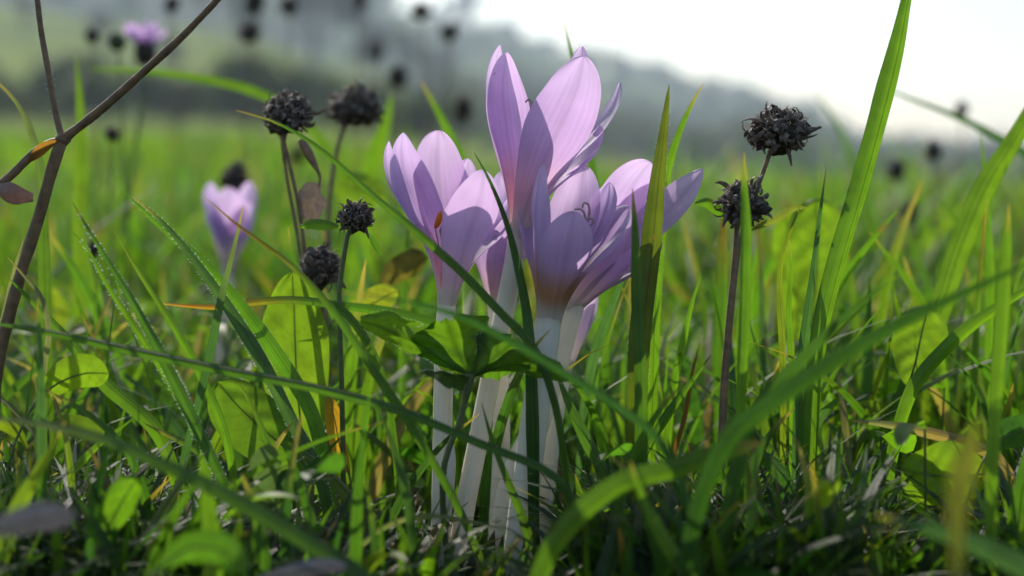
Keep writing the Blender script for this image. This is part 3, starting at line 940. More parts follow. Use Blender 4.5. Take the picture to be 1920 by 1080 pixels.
broad_leaf('blurred green leaf close to the lens at the bottom left', [(460, 1070), (410, 1030), (350, 1030), (290, 1075)], 27.5, 60, 'mid', .4, .2, 'ovate', seed=9)
broad_leaf('soft folded bright leaf in the lower left turf', [(258, 895), (235, 930), (205, 985), (185, 1030)], 31.5, 60, 'bright', .4, .3, 'ovate', seed=10)
broad_leaf('dark shaded leaf at the right edge of the turf', [(1960, 800), (1920, 808), (1880, 820), (1850, 850)], 36, 60, 'dark', .4, .2, 'ovate', seed=11)
broad_leaf('yellow and orange withered leaf below the large upright leaf', [(618, 745), (628, 790), (638, 840), (655, 890)], 40, 34, (.30, .15, .02), .3, .3, 'ovate', name='withered_leaf', seed=12)
broad_leaf('grey withered leaf out of focus in the lower left corner', [(140, 962), (90, 972), (30, 985), (-40, 1000)], 25.5, 56, (.05, .045, .055), .5, .3, 'ovate', name='withered_leaf', seed=13, mat='greyleaf')
broad_leaf('pale grey withered leaf at the bottom below the broad leaf', [(650, 1062), (590, 1068), (530, 1080), (460, 1100)], 29, 34, (.11, .11, .10), .5, .3, 'ovate', name='withered_leaf', seed=15, mat='greyleaf')
broad_leaf('small dark pointed leaf in the turf right of the crocus roots', [(1432, 850), (1455, 875), (1478, 905), (1490, 930)], 36, 30, 'dark', .3, .5, 'ovate', seed=16)
broad_leaf('curled brown withered leaf among the dead flower heads', [(800, 480), (770, 500), (740, 520), (715, 545)], 47, 50, (.07, .055, .02), .5, .6, 'ovate', name='withered_leaf', seed=17)
broad_leaf('yellowing leaf lying behind the open crocus stem', [(745, 545), (715, 560), (690, 572), (650, 575)], 44, 50, (.12, .13, .02), .4, .3, 'ovate', seed=18)
broad_leaf('tall withered bent leaf close to the lens at right', [(1832, 790), (1815, 860), (1800, 950), (1795, 1080)], 22, 46, (.085, .085, .02), .5, .4, 'spat', name='withered_leaf', seed=19)

# clover sprig: three leaflets on one stalk
cb = P(520, 960, 34.3)
cl = empty('clover_sprig', Vector((cb.x, cb.y + .3, -.2)), 'dark clover sprig with rounded leaflets below the broad leaf', 'clover')
for pts, w, t in (([(505, 832), (500, 870), (502, 900), (516, 942)], 60, (.055, .085, .045)), ([(566, 885), (548, 905), (530, 928), (518, 945)], 58, (.03, .06, .022)), ([(470, 905), (482, 925), (498, 938), (515, 946)], 46, (.045, .075, .03))):
    Q = [P(a, b, 34.3) for a, b in pts]
    wc = w * 34.3 / FPX
    V, F, UV, E, C = ribbon(Q, lambda s: max(.01, wc * (min(1, s / .3) ** .5) * (1 - max(0, s - .4) ** 1.2 * 1.7)), .2, 14, .25, 7, .1)
    add('leaflet', V, F, M['leaf'], parent=cl, tint=[t] * len(V), uv=UV)
tv, tf = tube_geo(catmull([P(517, 944, 34.3), P(519, 990, 34.4), Vector((cb.x, cb.y + .3, -.2))], 8), [.03] * 8, 6)
add('stalk', tv, tf, M['greenstem'], parent=cl)

# lobed leaf beside the crocus stems, seen edge on from below
LCEN = P(880, 704, 36.6)
LF = empty('lobed_leaf', Vector((P(845, 900, 36.6).x, LCEN.y - .1, -.2)), 'lobed toothed leaf held level on its stalk before the crocus stems', 'leaf')
# each lobe: traced centre line tip first (px, py, depth offset), width px, roll, teeth
LOBES = [([(676, 603, .4), (735, 622, .4), (800, 655, .3), (850, 688, .1), (882, 706, 0)], 58, -.6, .10, (.062, .115, .013)),
         ([(838, 604, -.3), (848, 632, .1), (862, 668, .2), (882, 706, 0)], 150, -.1, .09, (.062, .120, .012)),
         ([(965, 640, .3), (942, 660, .4), (912, 685, .2), (882, 706, 0)], 96, .5, .08, (.050, .10, .013)),
         ([(1062, 712, -.5), (1010, 694, -.4), (950, 686, -.2), (882, 706, 0)], 46, .85, .10, (.055, .105, .013)),
         ([(800, 700, -1.2), (830, 700, -.8), (858, 704, -.4), (882, 706, 0)], 50, 1.2, .08, (.05, .09, .013))]
for li, (pts, wpx, rl, th, tc) in enumerate(LOBES):
    wc = wpx * 36.6 / FPX / max(.55, math.cos(rl))

    def lw(s_):
        t = 1 - s_
        f = (.10 + .90 * sstep(0, .62, t)) * (math.sqrt(max(0, 1 - ((t - .6) / .41) ** 2)) ** .7 if t > .6 else 1)
        return max(.03, wc * f * (1 + th * math.sin(t * 25 + li)))
    n, A = 26, 13
    V, F, UV, E, C = ribbon([P(a, b, 36.6 + c) for a, b, c in pts], lw, rl, n, .22, A, .12)
    T = []
    for i in range(n):
        for k in range(A):
            t, v = 1 - i / (n - 1), -1 + 2 * k / (A - 1)
            tooth = .10 * wc * t * (.5 + .5 * math.cos(v * 9.4)) * (i < 9) * (1 - i / 9)
            V[i * A + k] = V[i * A + k] + (C[0] - C[3]).normalized() * (tooth - abs(v) ** 2 * .10 * wc * (i < 12)) + E[i][3] * .035 * math.sin(t * 16 + v * 6)
            mid = max(0, 1 - abs(v) * 7)
            vein = .45 * (math.sin((t - abs(v) * .45) * 24) > .82)
            T.append(mixc(tc, tuple(x * .5 for x in tc), max(mid, vein)))
    o = add('lobe', V, F, M['leaf'], parent=LF, tint=T, uv=UV)
    hv, hf = hair_geo(E, C, 4, .04, random.Random(li), True, .06, .7)
    h = add('edge_hairs', hv, hf, M['hair'], parent=o, smooth=False)
    h['kind'] = 'stuff'
tv, tf = tube_geo(catmull([LCEN + Vector((0, 0, .05)), LCEN + Vector((-.05, 0, -.35)), P(862, 790, 36.5), P(830, 900, 36.4), BASES[LF.name]], 16), [.16, .11] + [.075] * 14, 9)
add('stalk', tv, tf, M['greenstem'], parent=LF)


# ------------------------------------------------------------------ crocuses
LIL = (.68, .50, .76)
PALE = (.74, .64, .82)
VIO = (.56, .38, .74)
CREAM = (.80, .76, .66)


def petal(parent, throat, axis, r0, tip, wcm, flare=.35, inward=None, tint=LIL, tipcol=None, basecol=CREAM, cupr=1.0, curl=0.0, label=None, seed=0, pt=.54):
    """one petal: an arc of the tube at its foot that unrolls into a spoon ending at tip"""
    rng = random.Random(seed)
    axis = axis.normalized()
    rel = tip - throat
    ov = rel - axis * rel.dot(axis)
    if inward is not None:
        ov = -Vector(inward) + axis * Vector(inward).dot(axis)
    o = ov.normalized()
    Lg = rel.length
    c0 = throat + o * r0 * 1.0 - axis * .38
    h1 = c0 + axis * (Lg * .38 + .4) + o * flare * .30
    h2 = tip - (axis * .9 + o * curl).normalized() * Lg * .36 + o * flare * .55
    n, A = 34, 21
    V, F, UV, T = [], [], [], []
    tint = mixc(tint, (.66, .57, .79), .40)
    tint = tuple(x * .82 for x in tint)
    tc = tipcol or mixc(tint, PALE, .4)
    for i in range(n):
        u = 1 - (1 - i / (n - 1)) ** 1.5
        a, b, c, d = (1 - u) ** 3, 3 * u * (1 - u) ** 2, 3 * u * u * (1 - u), u ** 3
        ctr = c0 * a + h1 * b + h2 * c + tip * d
        tg = ((h1 - c0) * 3 * (1 - u) ** 2 + (h2 - h1) * 6 * u * (1 - u) + (tip - h2) * 3 * u * u).normalized()
        inn = (-o + tg * o.dot(tg)).normalized()
        side = tg.cross(inn).normalized()
        # half width: tube arc at the foot, widest at 0.62, rounded tip
        f0 = lerp(r0 * 1.25, wcm * .5, sstep(.0, .58, u))
        if u > .60:
            q = (u - .60) / .40
            f0 = wcm * .5 * max(0, 1 - q ** 2.05) ** pt
        f0 = max(f0 * (1 + .035 * mnoise.noise(Vector((u * 7, seed * 2.7, 0)))), .012)
        rad_ = lerp(r0, wcm * .95 * cupr, sstep(.0, .75, u))
        for k in range(A):
            v = -1 + 2 * k / (A - 1)
            th = max(-1.9, min(1.9, v * f0 / rad_))
            wob = .022 * math.sin(u * 11 + v * 4 + seed) * v * v + .05 * sstep(.2, .6, u) * mnoise.noise(Vector((u * 4.5, v * 1.6, seed * 1.9))) - .018 * max(0, 1 - abs(v) * 4) * sstep(.2, .5, u)
            V.append(ctr + side * rad_ * math.sin(th) + inn * (rad_ * (1 - math.cos(th)) + wob))
            UV.append((k / (A - 1), u))
            col = mixc(CREAM, basecol, sstep(.02, .17, u))
            col = mixc(col, tint, sstep(.14, .48, u))
            col = mixc(col, tc, sstep(.6, 1, u))
            col = mixc(col, tuple(x * .86 for x in col), max(0, 1 - abs(v) * 5) * .7)
            T.append(col)
    for i in range(n - 1):
        for k in range(A - 1):
            a = i * A + k
            F.append((a, a + 1, a + A + 1, a + A))
    ob = add('petal', V, F, M['petal'], parent=parent, tint=T, uv=UV)
    if label:
        ob['label'] = label
    return ob


def crocus(label, d, stem, srad, petals, throatcol=CREAM, stamens=(), styles=(), group=None, rtop=None, stemcol=CREAM, inner=True, axis=None):
    """stem: traced points top first (px, py, dd); petals: (px, py, dd, width px, opts)"""
    S = [P(a, b, d + c) for a, b, c in stem]
    S = to_ground(S)
    C = catmull(S, 30)
    root = empty('crocus', C[-1], label, 'crocus', group)
    r = [srad * d / FPX * lerp(1, 1.12, i / 29) for i in range(30)]
    tv, tf = tube_geo(C, r, 14)
    for i in range(30):
        for k in range(14):
            q_ = tv[i * 14 + k]
            tv[i * 14 + k] = C[i] + (q_ - C[i]) * (1 + .05 * math.cos(k / 14 * 6.283 * 2 + i * .05) * sstep(0, 6, i) + .05 * mnoise.noise(Vector((i * .22, k * .25, stem[0][0]))))
    T = []
    for i in range(30):
        c = mixc(mixc(throatcol, CREAM, .35), stemcol, sstep(0, .07, i / 29))
        T += [c] * 14
    uv = [(k / 14, i / 29) for i in range(30) for k in range(14)]
    add('stem', tv, tf, M['tube'], parent=root, tint=T, uv=uv)
    ax = (C[0] - C[3]).normalized() if axis is None else Vector(axis).normalized()
    for j, p in enumerate(petals):
        opts = p[4] if len(p) > 4 else {}
        tip = P(p[0], p[1], d + p[2])
        petal(root, C[0], ax, r[0], tip, p[3] * d / FPX, seed=j + int(stem[0][0]), basecol=throatcol, **opts)
    for (a, b, dd), (a2, b2, dd2) in stamens:
        p0, p1 = P(a, b, d + dd), P(a2, b2, d + dd2)
        cc = catmull([p0, (p0 + p1) / 2 + Vector((.03, -.02, 0)), p1], 9)
        tv, tf = tube_geo(cc, [.03, .06, .075, .08, .08, .078, .07, .055, .02], 9)
        st = add('stamen', tv, tf, M['anther'], parent=root)
        fl = catmull([p0, p0.lerp(C[0], .5), C[0]], 8)
        tv, tf = tube_geo(fl, [.02] * 8, 6)
        add('filament', tv, tf, M['fluff'], parent=st)
    for pts in styles:
        cc = catmull([P(a, b, d + c) for a, b, c in pts] + [C[0]], 44)
        tv, tf = tube_geo(cc, [.022 + .012 * math.sin(min(1, i / 8) * 1.5) for i in range(44)], 7)
        add('style', tv, tf, M['style'], parent=root)
    return root


# open cup at left
crocus('lilac crocus with a wide open cup showing an orange stamen', 38.5,
       [(840, 545, 0), (834, 620, 0), (831, 740, 0), (829, 880, 0), (826, 1030, .1)], 17,
       [(823, 244, 1.3, 128, {'flare': .2, 'tint': (.68, .46, .76)}),
        (876, 297, 1.6, 74, {'flare': .3}),
        (729, 264, .6, 84, {'flare': .55, 'tint': (.66, .45, .76)}),
        (757, 249, .3, 98, {'pt': .66, 'flare': .4, 'inward': (.65, -.75, 0), 'tint': (.58, .40, .74)}),
        (956, 372, .9, 84, {'flare': .4, 'tint': VIO}),
        (905, 318, -1.0, 118, {'pt': .6, 'flare': .45, 'tint': (.68, .47, .75)})],
       (.74, .58, .64), stamens=[((816, 428, -.1), (826, 396, -.1))], styles=[[(829, 424, .1), (826, 432, .1), (828, 445, .1)]])
# tallest
crocus('tallest lilac crocus with long half closed petals', 38.2,
       [(974, 418, .2), (962, 500, .3), (944, 590, .5), (922, 700, .6), (898, 820, .6), (872, 950, .5), (858, 1060, .4)], 17.5,
       [(1092, 86, 1.2, 88, {'pt': .62, 'flare': .5, 'tint': (.60, .41, .74)}),
        (1163, 153, .9, 74, {'pt': .7, 'flare': .3, 'tint': PALE}),
        (1124, 234, .6, 96, {'pt': .6, 'flare': .55, 'tint': (.56, .36, .76)}),
        (938, 84, .7, 88, {'pt': .75, 'flare': .75, 'tint': (.64, .45, .77)}),
        (951, 98, .45, 100, {'pt': .66, 'flare': .5, 'inward': (.5, -.85, 0), 'tint': (.68, .47, .78)}),
        (1094, 104, -.8, 132, {'pt': .60, 'flare': .5, 'inward': (-.25, 1, 0), 'tint': (.66, .45, .76)})],
       (.66, .45, .50), styles=[[(985, 192, .1), (992, 186, .1), (997, 194, .1), (995, 215, .1), (990, 240, .1)]], axis=(.13, 0, 1))
# behind, between the two
crocus('violet crocus half hidden between the open cup and the tallest one', 40.2,
       [(928, 548, 0), (932, 620, 0), (938, 720, 0), (940, 840, .1), (932, 1000, .1)], 15,
       [(945, 318, .9, 90, {'flare': .3, 'tint': VIO}),
        (906, 402, -.5, 70, {'flare': .3, 'tint': (.62, .42, .72)}),
        (1000, 352, .6, 84, {'flare': .4, 'tint': (.52, .30, .74)}),
        (1004, 420, -.4, 84, {'flare': .45, 'tint': (.52, .31, .72)}),
        (958, 402, -.8, 80, {'flare': .35, 'tint': (.66, .46, .74)}),
        (918, 360, .4, 70, {'flare': .3, 'tint': VIO})],
       (.62, .47, .54))
# front right, brownish throat
crocus('lilac crocus with brown throat, curled styles and rounded petals', 37.6,
       [(1032, 575, 0), (1022, 650, 0), (1010, 730, 0), (998, 820, .1), (985, 920, .2), (968, 1060, .3)], 24,
       [(1094, 309, 1.2, 108, {'flare': .3, 'tint': (.72, .54, .78)}),
        (1142, 342, .8, 84, {'flare': .4, 'tint': (.56, .38, .74)}),
        (1180, 388, -.2, 96, {'flare': .5, 'tint': (.60, .42, .74)}),
        (1000, 350, .8, 84, {'flare': .4, 'tint': VIO}),
        (1019, 307, -.6, 74, {'flare': .45, 'tint': (.52, .42, .66)}),
        (1074, 396, -1.0, 108, {'flare': .5, 'tint': (.56, .44, .68)})],
       (.56, .34, .15), styles=[[(1092, 390, 0), (1094, 381, 0), (1103, 383, 0), (1105, 400, 0), (1098, 425, 0), (1080, 480, 0)],
                                [(1077, 393, -.3), (1088, 392, -.3), (1096, 402, -.3), (1095, 430, -.2), (1078, 490, 0)],
                                [(1104, 423, -.2), (1112, 420, -.2), (1112, 412, -.2), (1104, 410, -.2), (1095, 425, -.2), (1075, 500, 0)]], axis=(.12, 0, 1))
# right, leaning
crocus('lilac crocus leaning right with petals spread behind the reddish blade', 39.4,
       [(1078, 560, 0), (1062, 610, 0), (1040, 690, 0), (1005, 800, .1), (962, 900, .1), (935, 1040, .1)], 22,
       [(1220, 304, 1.0, 140, {'flare': .2, 'tint': (.66, .46, .76)}),
        (1317, 316, .3, 88, {'pt': .6, 'flare': .25, 'tint': (.70, .48, .77)}),
        (1236, 338, 1.3, 90, {'flare': .1, 'tint': LIL}),
        (1232, 432, -.4, 80, {'flare': .25, 'tint': (.58, .40, .74)}),
        (1178, 386, -.8, 86, {'flare': .3, 'tint': (.58, .41, .74)}),
        (1240, 452, .3, 76, {'flare': .35, 'tint': VIO})],
       (.66, .58, .60), styles=[[(1138, 352, .2), (1146, 348, .2), (1148, 360, .2), (1130, 400, .2)]], axis=(.62, 0, .8))
# closed pale bud
crocus('closed pale crocus bud low behind the clump', 41.0,
       [(1062, 672, 0), (1048, 740, 0), (1035, 820, 0), (1020, 960, 0)], 15,
       [(1110, 528, .2, 54, {'flare': .3, 'tint': (.74, .62, .76)}), (1104, 524, -.3, 56, {'flare': .35, 'tint': (.78, .66, .76)}), (1096, 530, .3, 52, {'flare': .3, 'tint': (.72, .6, .74)}),
        (1112, 534, -.1, 50, {'flare': .4, 'tint': (.78, .68, .78)})], CREAM, axis=(.28, 0, 1))
# far blurred pair
crocus('blurred lilac crocus standing alone far behind the dewy blades', 60,
       [(428, 498, 0), (420, 580, 0), (412, 700, 0)], 12,
       [(395, 342, .6, 62, {'flare': .3, 'tint': (.55, .40, .80)}), (468, 340, .6, 64, {'flare': .35, 'tint': LIL}), (432, 352, -1, 70, {'flare': .4, 'tint': LIL}),
        (440, 360, 1.2, 70, {'flare': .3, 'tint': LIL}), (400, 380, -.8, 56, {'flare': .35, 'tint': (.55, .40, .80)}), (462, 375, -.6, 56, {'flare': .3, 'tint': LIL})])
# papery sheath at the foot of the open cup's stem
sh = [P(846, 812, 38.2), P(852, 860, 38.1), P(846, 930, 38.1), P(832, 1030, 38.2), P(826, 1075, 38.3)]
V, F, UV, E, C = ribbon(sh, lambda s: .02 + .42 * math.sin(min(1, s * 1.3 + .05) * 1.57), .7, 20, .2, 7, .5)
o = add('sheath_leaf', V, F, M['tube'], base=C[-1], tint=[(.7, .66, .6)] * len(V), uv=UV)
tag(o, 'pale papery sheath wrapping the foot of the open crocus stem', 'leaf')


# ------------------------------------------------------------------ dead flower heads
def lump(c, rx, ry, rz, seed, amp=.25, seg=14, rings=9):
    V, F = [], []
    for i in range(rings + 1):
        ph = math.pi * i / rings
        for k in range(seg):
            th = 2 * math.pi * k / seg
            d = Vector((math.sin(ph) * math.cos(th), math.sin(ph) * math.sin(th), math.cos(ph)))
            f = 1 + amp * mnoise.noise(d * 2.3 + Vector((seed * 3.1, 0, 0)))
            V.append(c + Vector((d.x * rx, d.y * ry, d.z * rz)) * f)
    for i in range(rings):
        for k in range(seg):
            k2 = (k + 1) % seg
            F.append((i * seg + k, (i + 1) * seg + k, (i + 1) * seg + k2, i * seg + k2))
    return V, F


def curl_strip(V, F, p, d, up, ln, w, curl, rng, nseg=5):
    """a little curled scale or dried floret with thickness"""
    d = d.normalized()
    s = d.cross(up)
    s = s.normalized() if s.length > 1e-3 else Vector((1, 0, 0))
    nrm = s.cross(d).normalized()
    k0 = len(V)
    ang = 0
    q = p.copy()
    for i in range(nseg + 1):
        t = i / nseg
        ww = w * (1 - .75 * t * t) * .5
        dirn = d * math.cos(ang) + nrm * math.sin(ang)
        nn = nrm * math.cos(ang) - d * math.sin(ang)
        V += [q - s * ww, q + nn * ww * .5, q + s * ww, q - nn * ww * .25]
        q = q + dirn * ln / nseg
        ang += curl / nseg
    for i in range(nseg):
        for a in range(4):
            b = (a + 1) % 4
            F.append((k0 + i * 4 + a, k0 + i * 4 + b, k0 + i * 4 + 4 + b, k0 + i * 4 + 4 + a))
    F.append((k0 + nseg * 4, k0 + nseg * 4 + 1, k0 + nseg * 4 + 2, k0 + nseg * 4 + 3))


def seed_head(label, px, py, d, r, stem, seed=1, flat=.85, detail=1.0, bracts=(), leaves=(), group=None, green=False, fluff=True, srad=5, name='dead_flower'):
    """withered composite flower: lumpy core, curled dry florets, bracts, stem (traced from the head down)"""
    rng = random.Random(seed)
    c = P(px, py, d)
    rc = r * d / FPX
    S = to_ground([P(a, b, d + (e[0] if e else 0)) for a, b, *e in stem])
    S = [c + (S[0] - c) * .4] + S
    C = catmull(S, 26)
    root = empty(name, C[-1], label, 'dead flower', group)
    tv, tf = tube_geo(C, [srad * d / FPX * lerp(.9, 1.1, i / 25) for i in range(26)], 8)
    add('stem', tv, tf, M['greenstem'] if green else M['deadstem'], parent=root)
    V, F = lump(c, rc * .70, rc * .70, rc * .66 * flat, seed, .9, 20, 13)
    core = add('core', V, F, M['dead'], parent=root)
    V, F = [], []
    for i in range(int(150 * detail)):
        u = rng.uniform(-.75, 1)
        th = rng.uniform(0, 6.283)
        q = math.sqrt(1 - u * u)
        dd = Vector((q * math.cos(th), q * math.sin(th), u * flat))
        p = c + dd * rc * rng.uniform(.55, .78) * (1 + .45 * mnoise.noise(dd * 1.7 + Vector((seed * 1.3, 2, 0))))
        dr = (dd + Vector((rng.uniform(-.7, .7), rng.uniform(-.7, .7), rng.uniform(-.4, .9)))).normalized()
        curl_strip(V, F, p, dr, Vector((rng.uniform(-1, 1), rng.uniform(-1, 1), rng.uniform(-1, 1))), rc * rng.choice([.2, .3, .35, .45, .7]) * rng.uniform(.8, 1.2), rc * rng.uniform(.09, .26), rng.choice([-1, 1]) * rng.uniform(1.2, 5), rng)
    fl = add('dried_florets', V, F, M['deadtip'], parent=root, smooth=False)
    V, F = [], []
    for i in range(int(34 * detail)):
        u = rng.uniform(-.6, 1)
        th = rng.uniform(0, 6.283)
        q = math.sqrt(1 - u * u)
        dd = Vector((q * math.cos(th), q * math.sin(th), u * flat))
        curl_strip(V, F, c + dd * rc * rng.uniform(.66, .84), (dd + Vector((rng.uniform(-.9, .9), rng.uniform(-.9, .9), rng.uniform(-.6, .6)))), Vector((rng.uniform(-1, 1), rng.uniform(-1, 1), rng.uniform(-1, 1))), rc * rng.uniform(.2, .42), rc * rng.uniform(.08, .2), rng.choice([-1, 1]) * rng.uniform(1, 4), rng)
    add('pale_florets', V, F, M['paletip'], parent=root, smooth=False)
    if fluff:
        V, F = [], []
        for i in range(int(60 * detail)):
            u = rng.uniform(.0, 1)
            th = rng.uniform(0, 6.283)
            q = math.sqrt(1 - u * u)
            dd = Vector((q * math.cos(th), q * math.sin(th), u * flat))
            curl_strip(V, F, c + dd * rc * .8, (dd + Vector((rng.uniform(-.5, .5), 0, rng.uniform(-.2, .5)))), Vector((rng.uniform(-1, 1), 1, rng.uniform(-1, 1))), rc * rng.uniform(.15, .38), rc * .028, rng.uniform(-2, 2), rng, 4)
        h = add('seed_hairs', V, F, M['fluff'], parent=root, smooth=False)
        h['kind'] = 'stuff'
    for (bx_, by_, ex, ey, w, cu) in bracts:
        V, F = [], []
        p0, p1 = P(bx_, by_, d - .2), P(ex, ey, d - .3)
        curl_strip(V, F, p0.lerp(c, .3), p1 - p0, Vector((0, 1, 0)), (p1 - p0).length * 1.3, w * d / FPX, cu, rng, 8)
        add('bract', V, F, M['deadtip'], parent=root)
    for pts, w, tnt in leaves:
        Q = [P(a, b, d + .1) for a, b in pts]
        wc = w * d / FPX
        V, F, UV, E, CC = ribbon(Q, lambda s: max(.01, wc * math.sin(math.pi * min(1, s * .92 + .04)) ** .7), .5, 16, .35, 7, .1)
        add('leaf', V, F, M['leaf'], parent=root, tint=[G[tnt] if isinstance(tnt, str) else tnt] * len(V), uv=UV)
    return root


seed_head('ragged dead flower head, upper one of the pair on the right', 1460, 248, 40, 62, [(1442, 290), (1428, 330), (1408, 385), (1388, 450), (1374, 560), (1362, 700), (1357, 820)], 3, .72, 1.5,
          bracts=[(1480, 278, 1490, 310, 9, .8), (1500, 270, 1516, 290, 8, -1), (1410, 268, 1418, 288, 8, .5), (1470, 265, 1528, 248, 16, .3), (1420, 230, 1400, 222, 10, -.8)], srad=5)
seed_head('dead flower head hung with withered bracts, lower one of the pair on the right', 1392, 384, 39.6, 50, [(1382, 425), (1378, 480), (1366, 600), (1356, 720), (1352, 820)], 5, 1.0, 1.2,
          bracts=[(1360, 372, 1335, 375, 10, .8), (1358, 395, 1345, 425, 10, -.6), (1385, 345, 1378, 330, 8, 1.5), (1410, 410, 1425, 420, 12, .5)],
          leaves=[([(1303, 381), (1325, 378), (1345, 390), (1368, 412)], 24, 'bright'), ([(1512, 390), (1490, 392), (1455, 412), (1408, 432)], 16, (.10, .11, .03))], srad=5.5, green=False)
seed_head('dark curled dead flower head touched by the thin arching blade', 541, 218, 43, 50, [(532, 262), (548, 330), (562, 400), (572, 480), (580, 600)], 7, .9, 1.2, bracts=[(575, 200, 588, 196, 12, .5), (575, 215, 590, 218, 10, .9), (505, 250, 520, 262, 9, 1)], srad=4)
seed_head('blurred dead double flower head behind the dark curled one', 665, 205, 52, 56, [(640, 250), (628, 300), (618, 380), (612, 500)], 9, .8, .9, bracts=[(615, 215, 600, 222, 12, .6), (700, 190, 716, 192, 12, .3)], srad=5)
seed_head('small dead flower head with two green leaves on a green stem', 667, 410, 39.3, 36, [(652, 440), (645, 480), (638, 530), (636, 580), (640, 700)], 11, .95, 1.1,
          bracts=[(668, 385, 676, 367, 7, 1.2), (690, 425, 696, 445, 7, .4)], leaves=[([(562, 425), (585, 418), (610, 420), (634, 424)], 24, 'bright'), ([(714, 480), (706, 466), (698, 452), (690, 438)], 13, 'mid')], green=True, srad=5)
seed_head('low dark dead flower head between the broad leaf and small head', 600, 502, 42, 44, [(600, 540), (604, 600), (612, 720)], 13, 1.05, 1.0, srad=5, bracts=[(640, 520, 655, 540, 12, .5)])
# second thin stem beside the curled head
tv, tf = tube_geo(catmull(to_ground([P(526, 240, 43.4), P(536, 320, 43.4), P(552, 410, 43.4), P(566, 500, 43.4), P(576, 620, 43.4)]), 20), [.05] * 20, 7)
o = add('dry_stalk', tv, tf, M['deadstem'], base=tv[-1])
tag(o, 'bare thin dry stalk close beside the dark curled dead flower', 'stalk')
# shrivelled hanging leaf
stp = [P(565, 262, 42.6), P(585, 300, 42.6), P(600, 330, 42.6), P(598, 350, 42.6)]
dl = empty('shrivelled_leaf', P(598, 350, 42.6), 'shrivelled brown leaf hanging under the dark curled dead flower', 'leaf')
tv, tf = tube_geo(catmull(stp, 12), [.11, .13, .14, .14, .13, .11, .09, .06, .05, .04, .035, .03], 7)
add('leaf_stalk', tv, tf, M['deadstem'], parent=dl)
V, F, UV, E, C = ribbon([P(593, 342, 42.6), P(590, 365, 42.5), P(590, 390, 42.5), P(586, 414, 42.6)], lambda s: max(.05, .84 * math.sin(math.pi * min(1, s * .8 + .12)) ** .6), .3, 14, .5, 9, .3)
V = [v + Vector((mnoise.noise(v * 3) * .12, mnoise.noise(v * 3 + Vector((5, 0, 0))) * .12, 0)) for v in V]
add('withered_blade', V, F, M['deadtip'], parent=dl, uv=UV)

BGH = [(1750, 282, 80, 18, 1752, 520), (1803, 205, 95, 14, 1806, 450), (870, 203, 90, 22, 862, 450), (746, 146, 100, 22, 742, 420), (466, 62, 92, 24, 462, 400), (480, 4, 95, 22, 490, 400),
       (322, 8, 95, 16, 330, 400), (542, 12, 100, 22, 548, 380), (674, 2, 105, 16, 676, 380), (210, 252, 66, 16, 205, 480), (172, 68, 78, 16, 182, 400), (706, 96, 130, 18, 706, 400), (440, 338, 64, 30, 446, 520),
       (174, 468, 52, 15, 190, 600), (1680, 320, 90, 20, 1676, 500), (790, 22, 105, 22, 800, 400), (842, 60, 105, 20, 838, 420), (1705, 400, 75, 20, 1700, 560), (560, 290, 80, 18, 566, 480)]
BGL = ['dark bud head standing under the drooping blade at the ridge foot', 'tiny dark head touching the drooping blade against white sky', 'dark narrow head beside the tallest crocus petals',
       'dark narrow head above the blurred bright blade behind the cup', 'larger dark head above the forked stem branch before the hedge', 'dark head cut by the top edge above the larger dark head',
       'faint dark head at the top edge before the grassy slope', 'dark head at the top edge before the tall grey tree', 'faint dark head at the top edge right of the tall tree', 'small dark head low beside the upright blurred blade',
       'small dark head left of the round green bud', 'faint head between the double dead head and the ridge', 'brown head standing right behind the blurred lone crocus', 'tiny dark head caught between the dewy blade pair',
       'faint dark head just beyond the tall sky-crossing blade', 'drooping dark head before the ridge crest', 'drooping dark head nearest the crest tree', 'low dark head in the grass below the drooping blade', 'faint brown head in the meadow beside the dark curled dead flower']
for i, (hx, hy, d, r, sx, sy) in enumerate(BGH):
    rr = random.Random(i)
    seed_head(BGL[i], hx, hy, d, r, [(hx + 1, hy + r), ((hx + sx) / 2 + rr.uniform(-6, 6), (hy + sy) / 2), (sx, sy)], 40 + i, rr.uniform(.9, 1.5), .35, group='dead heads far behind', fluff=False, srad=1.8, name='dead_flower')

# ------------------------------------------------------------------ pale purple flower and buds at upper left
d = 72
c = P(272, 92, d)
S = to_ground([P(276, 118, d), P(268, 190, d), P(250, 300, d), P(240, 420, d)])
C = catmull(S, 22)
fl = empty('purple_wildflower', C[-1], 'blurred pale purple ragged wildflower behind the brown forked stem', 'flower')
tv, tf = tube_geo(C, [.08] * 22, 8)
add('stem', tv, tf, M['greenstem'], parent=fl)
V, F = lump(c + Vector((0, 0, -.15)), .52, .52, .62, 2, .2)
add('calyx', V, F, M['dead'], parent=fl)
rng = random.Random(8)
for i in range(22):
    th = rng.uniform(0, 6.28)
    dv = Vector((math.cos(th) * rng.uniform(.2, .9), math.sin(th) * .7, rng.uniform(.5, 1.1)))
    p0 = c + Vector((dv.x * .4, dv.y * .4, .2))
    V, F, UV, E, CC = ribbon([p0 + dv.normalized() * rng.uniform(.9, 1.35), p0 + dv.normalized() * .5, p0], lambda s: .06 + .26 * math.sin(min(1, s + .3) * 2), rng.uniform(-1, 1), 8, .3, 5)
    add('floret', V, F, M['petal'], parent=fl, tint=[(.55, .42, .66)] * len(V), uv=UV)
c = P(219, 78, d)
S = to_ground([P(222, 98, d), P(228, 200, d), P(232, 320, d), P(236, 420, d)])
C = catmull(S, 20)
bd = empty('green_bud', C[-1], 'round dark green flower bud beside the pale purple wildflower', 'bud')
tv, tf = tube_geo(C, [.06] * 20, 7)
add('stem', tv, tf, M['greenstem'], parent=bd)
V, F = lump(c, .42, .42, .48, 4, .3)
add('bud', V, F, simple_material('bud_green', (.05, .075, .03), .6, .3, .4, 300), parent=bd)

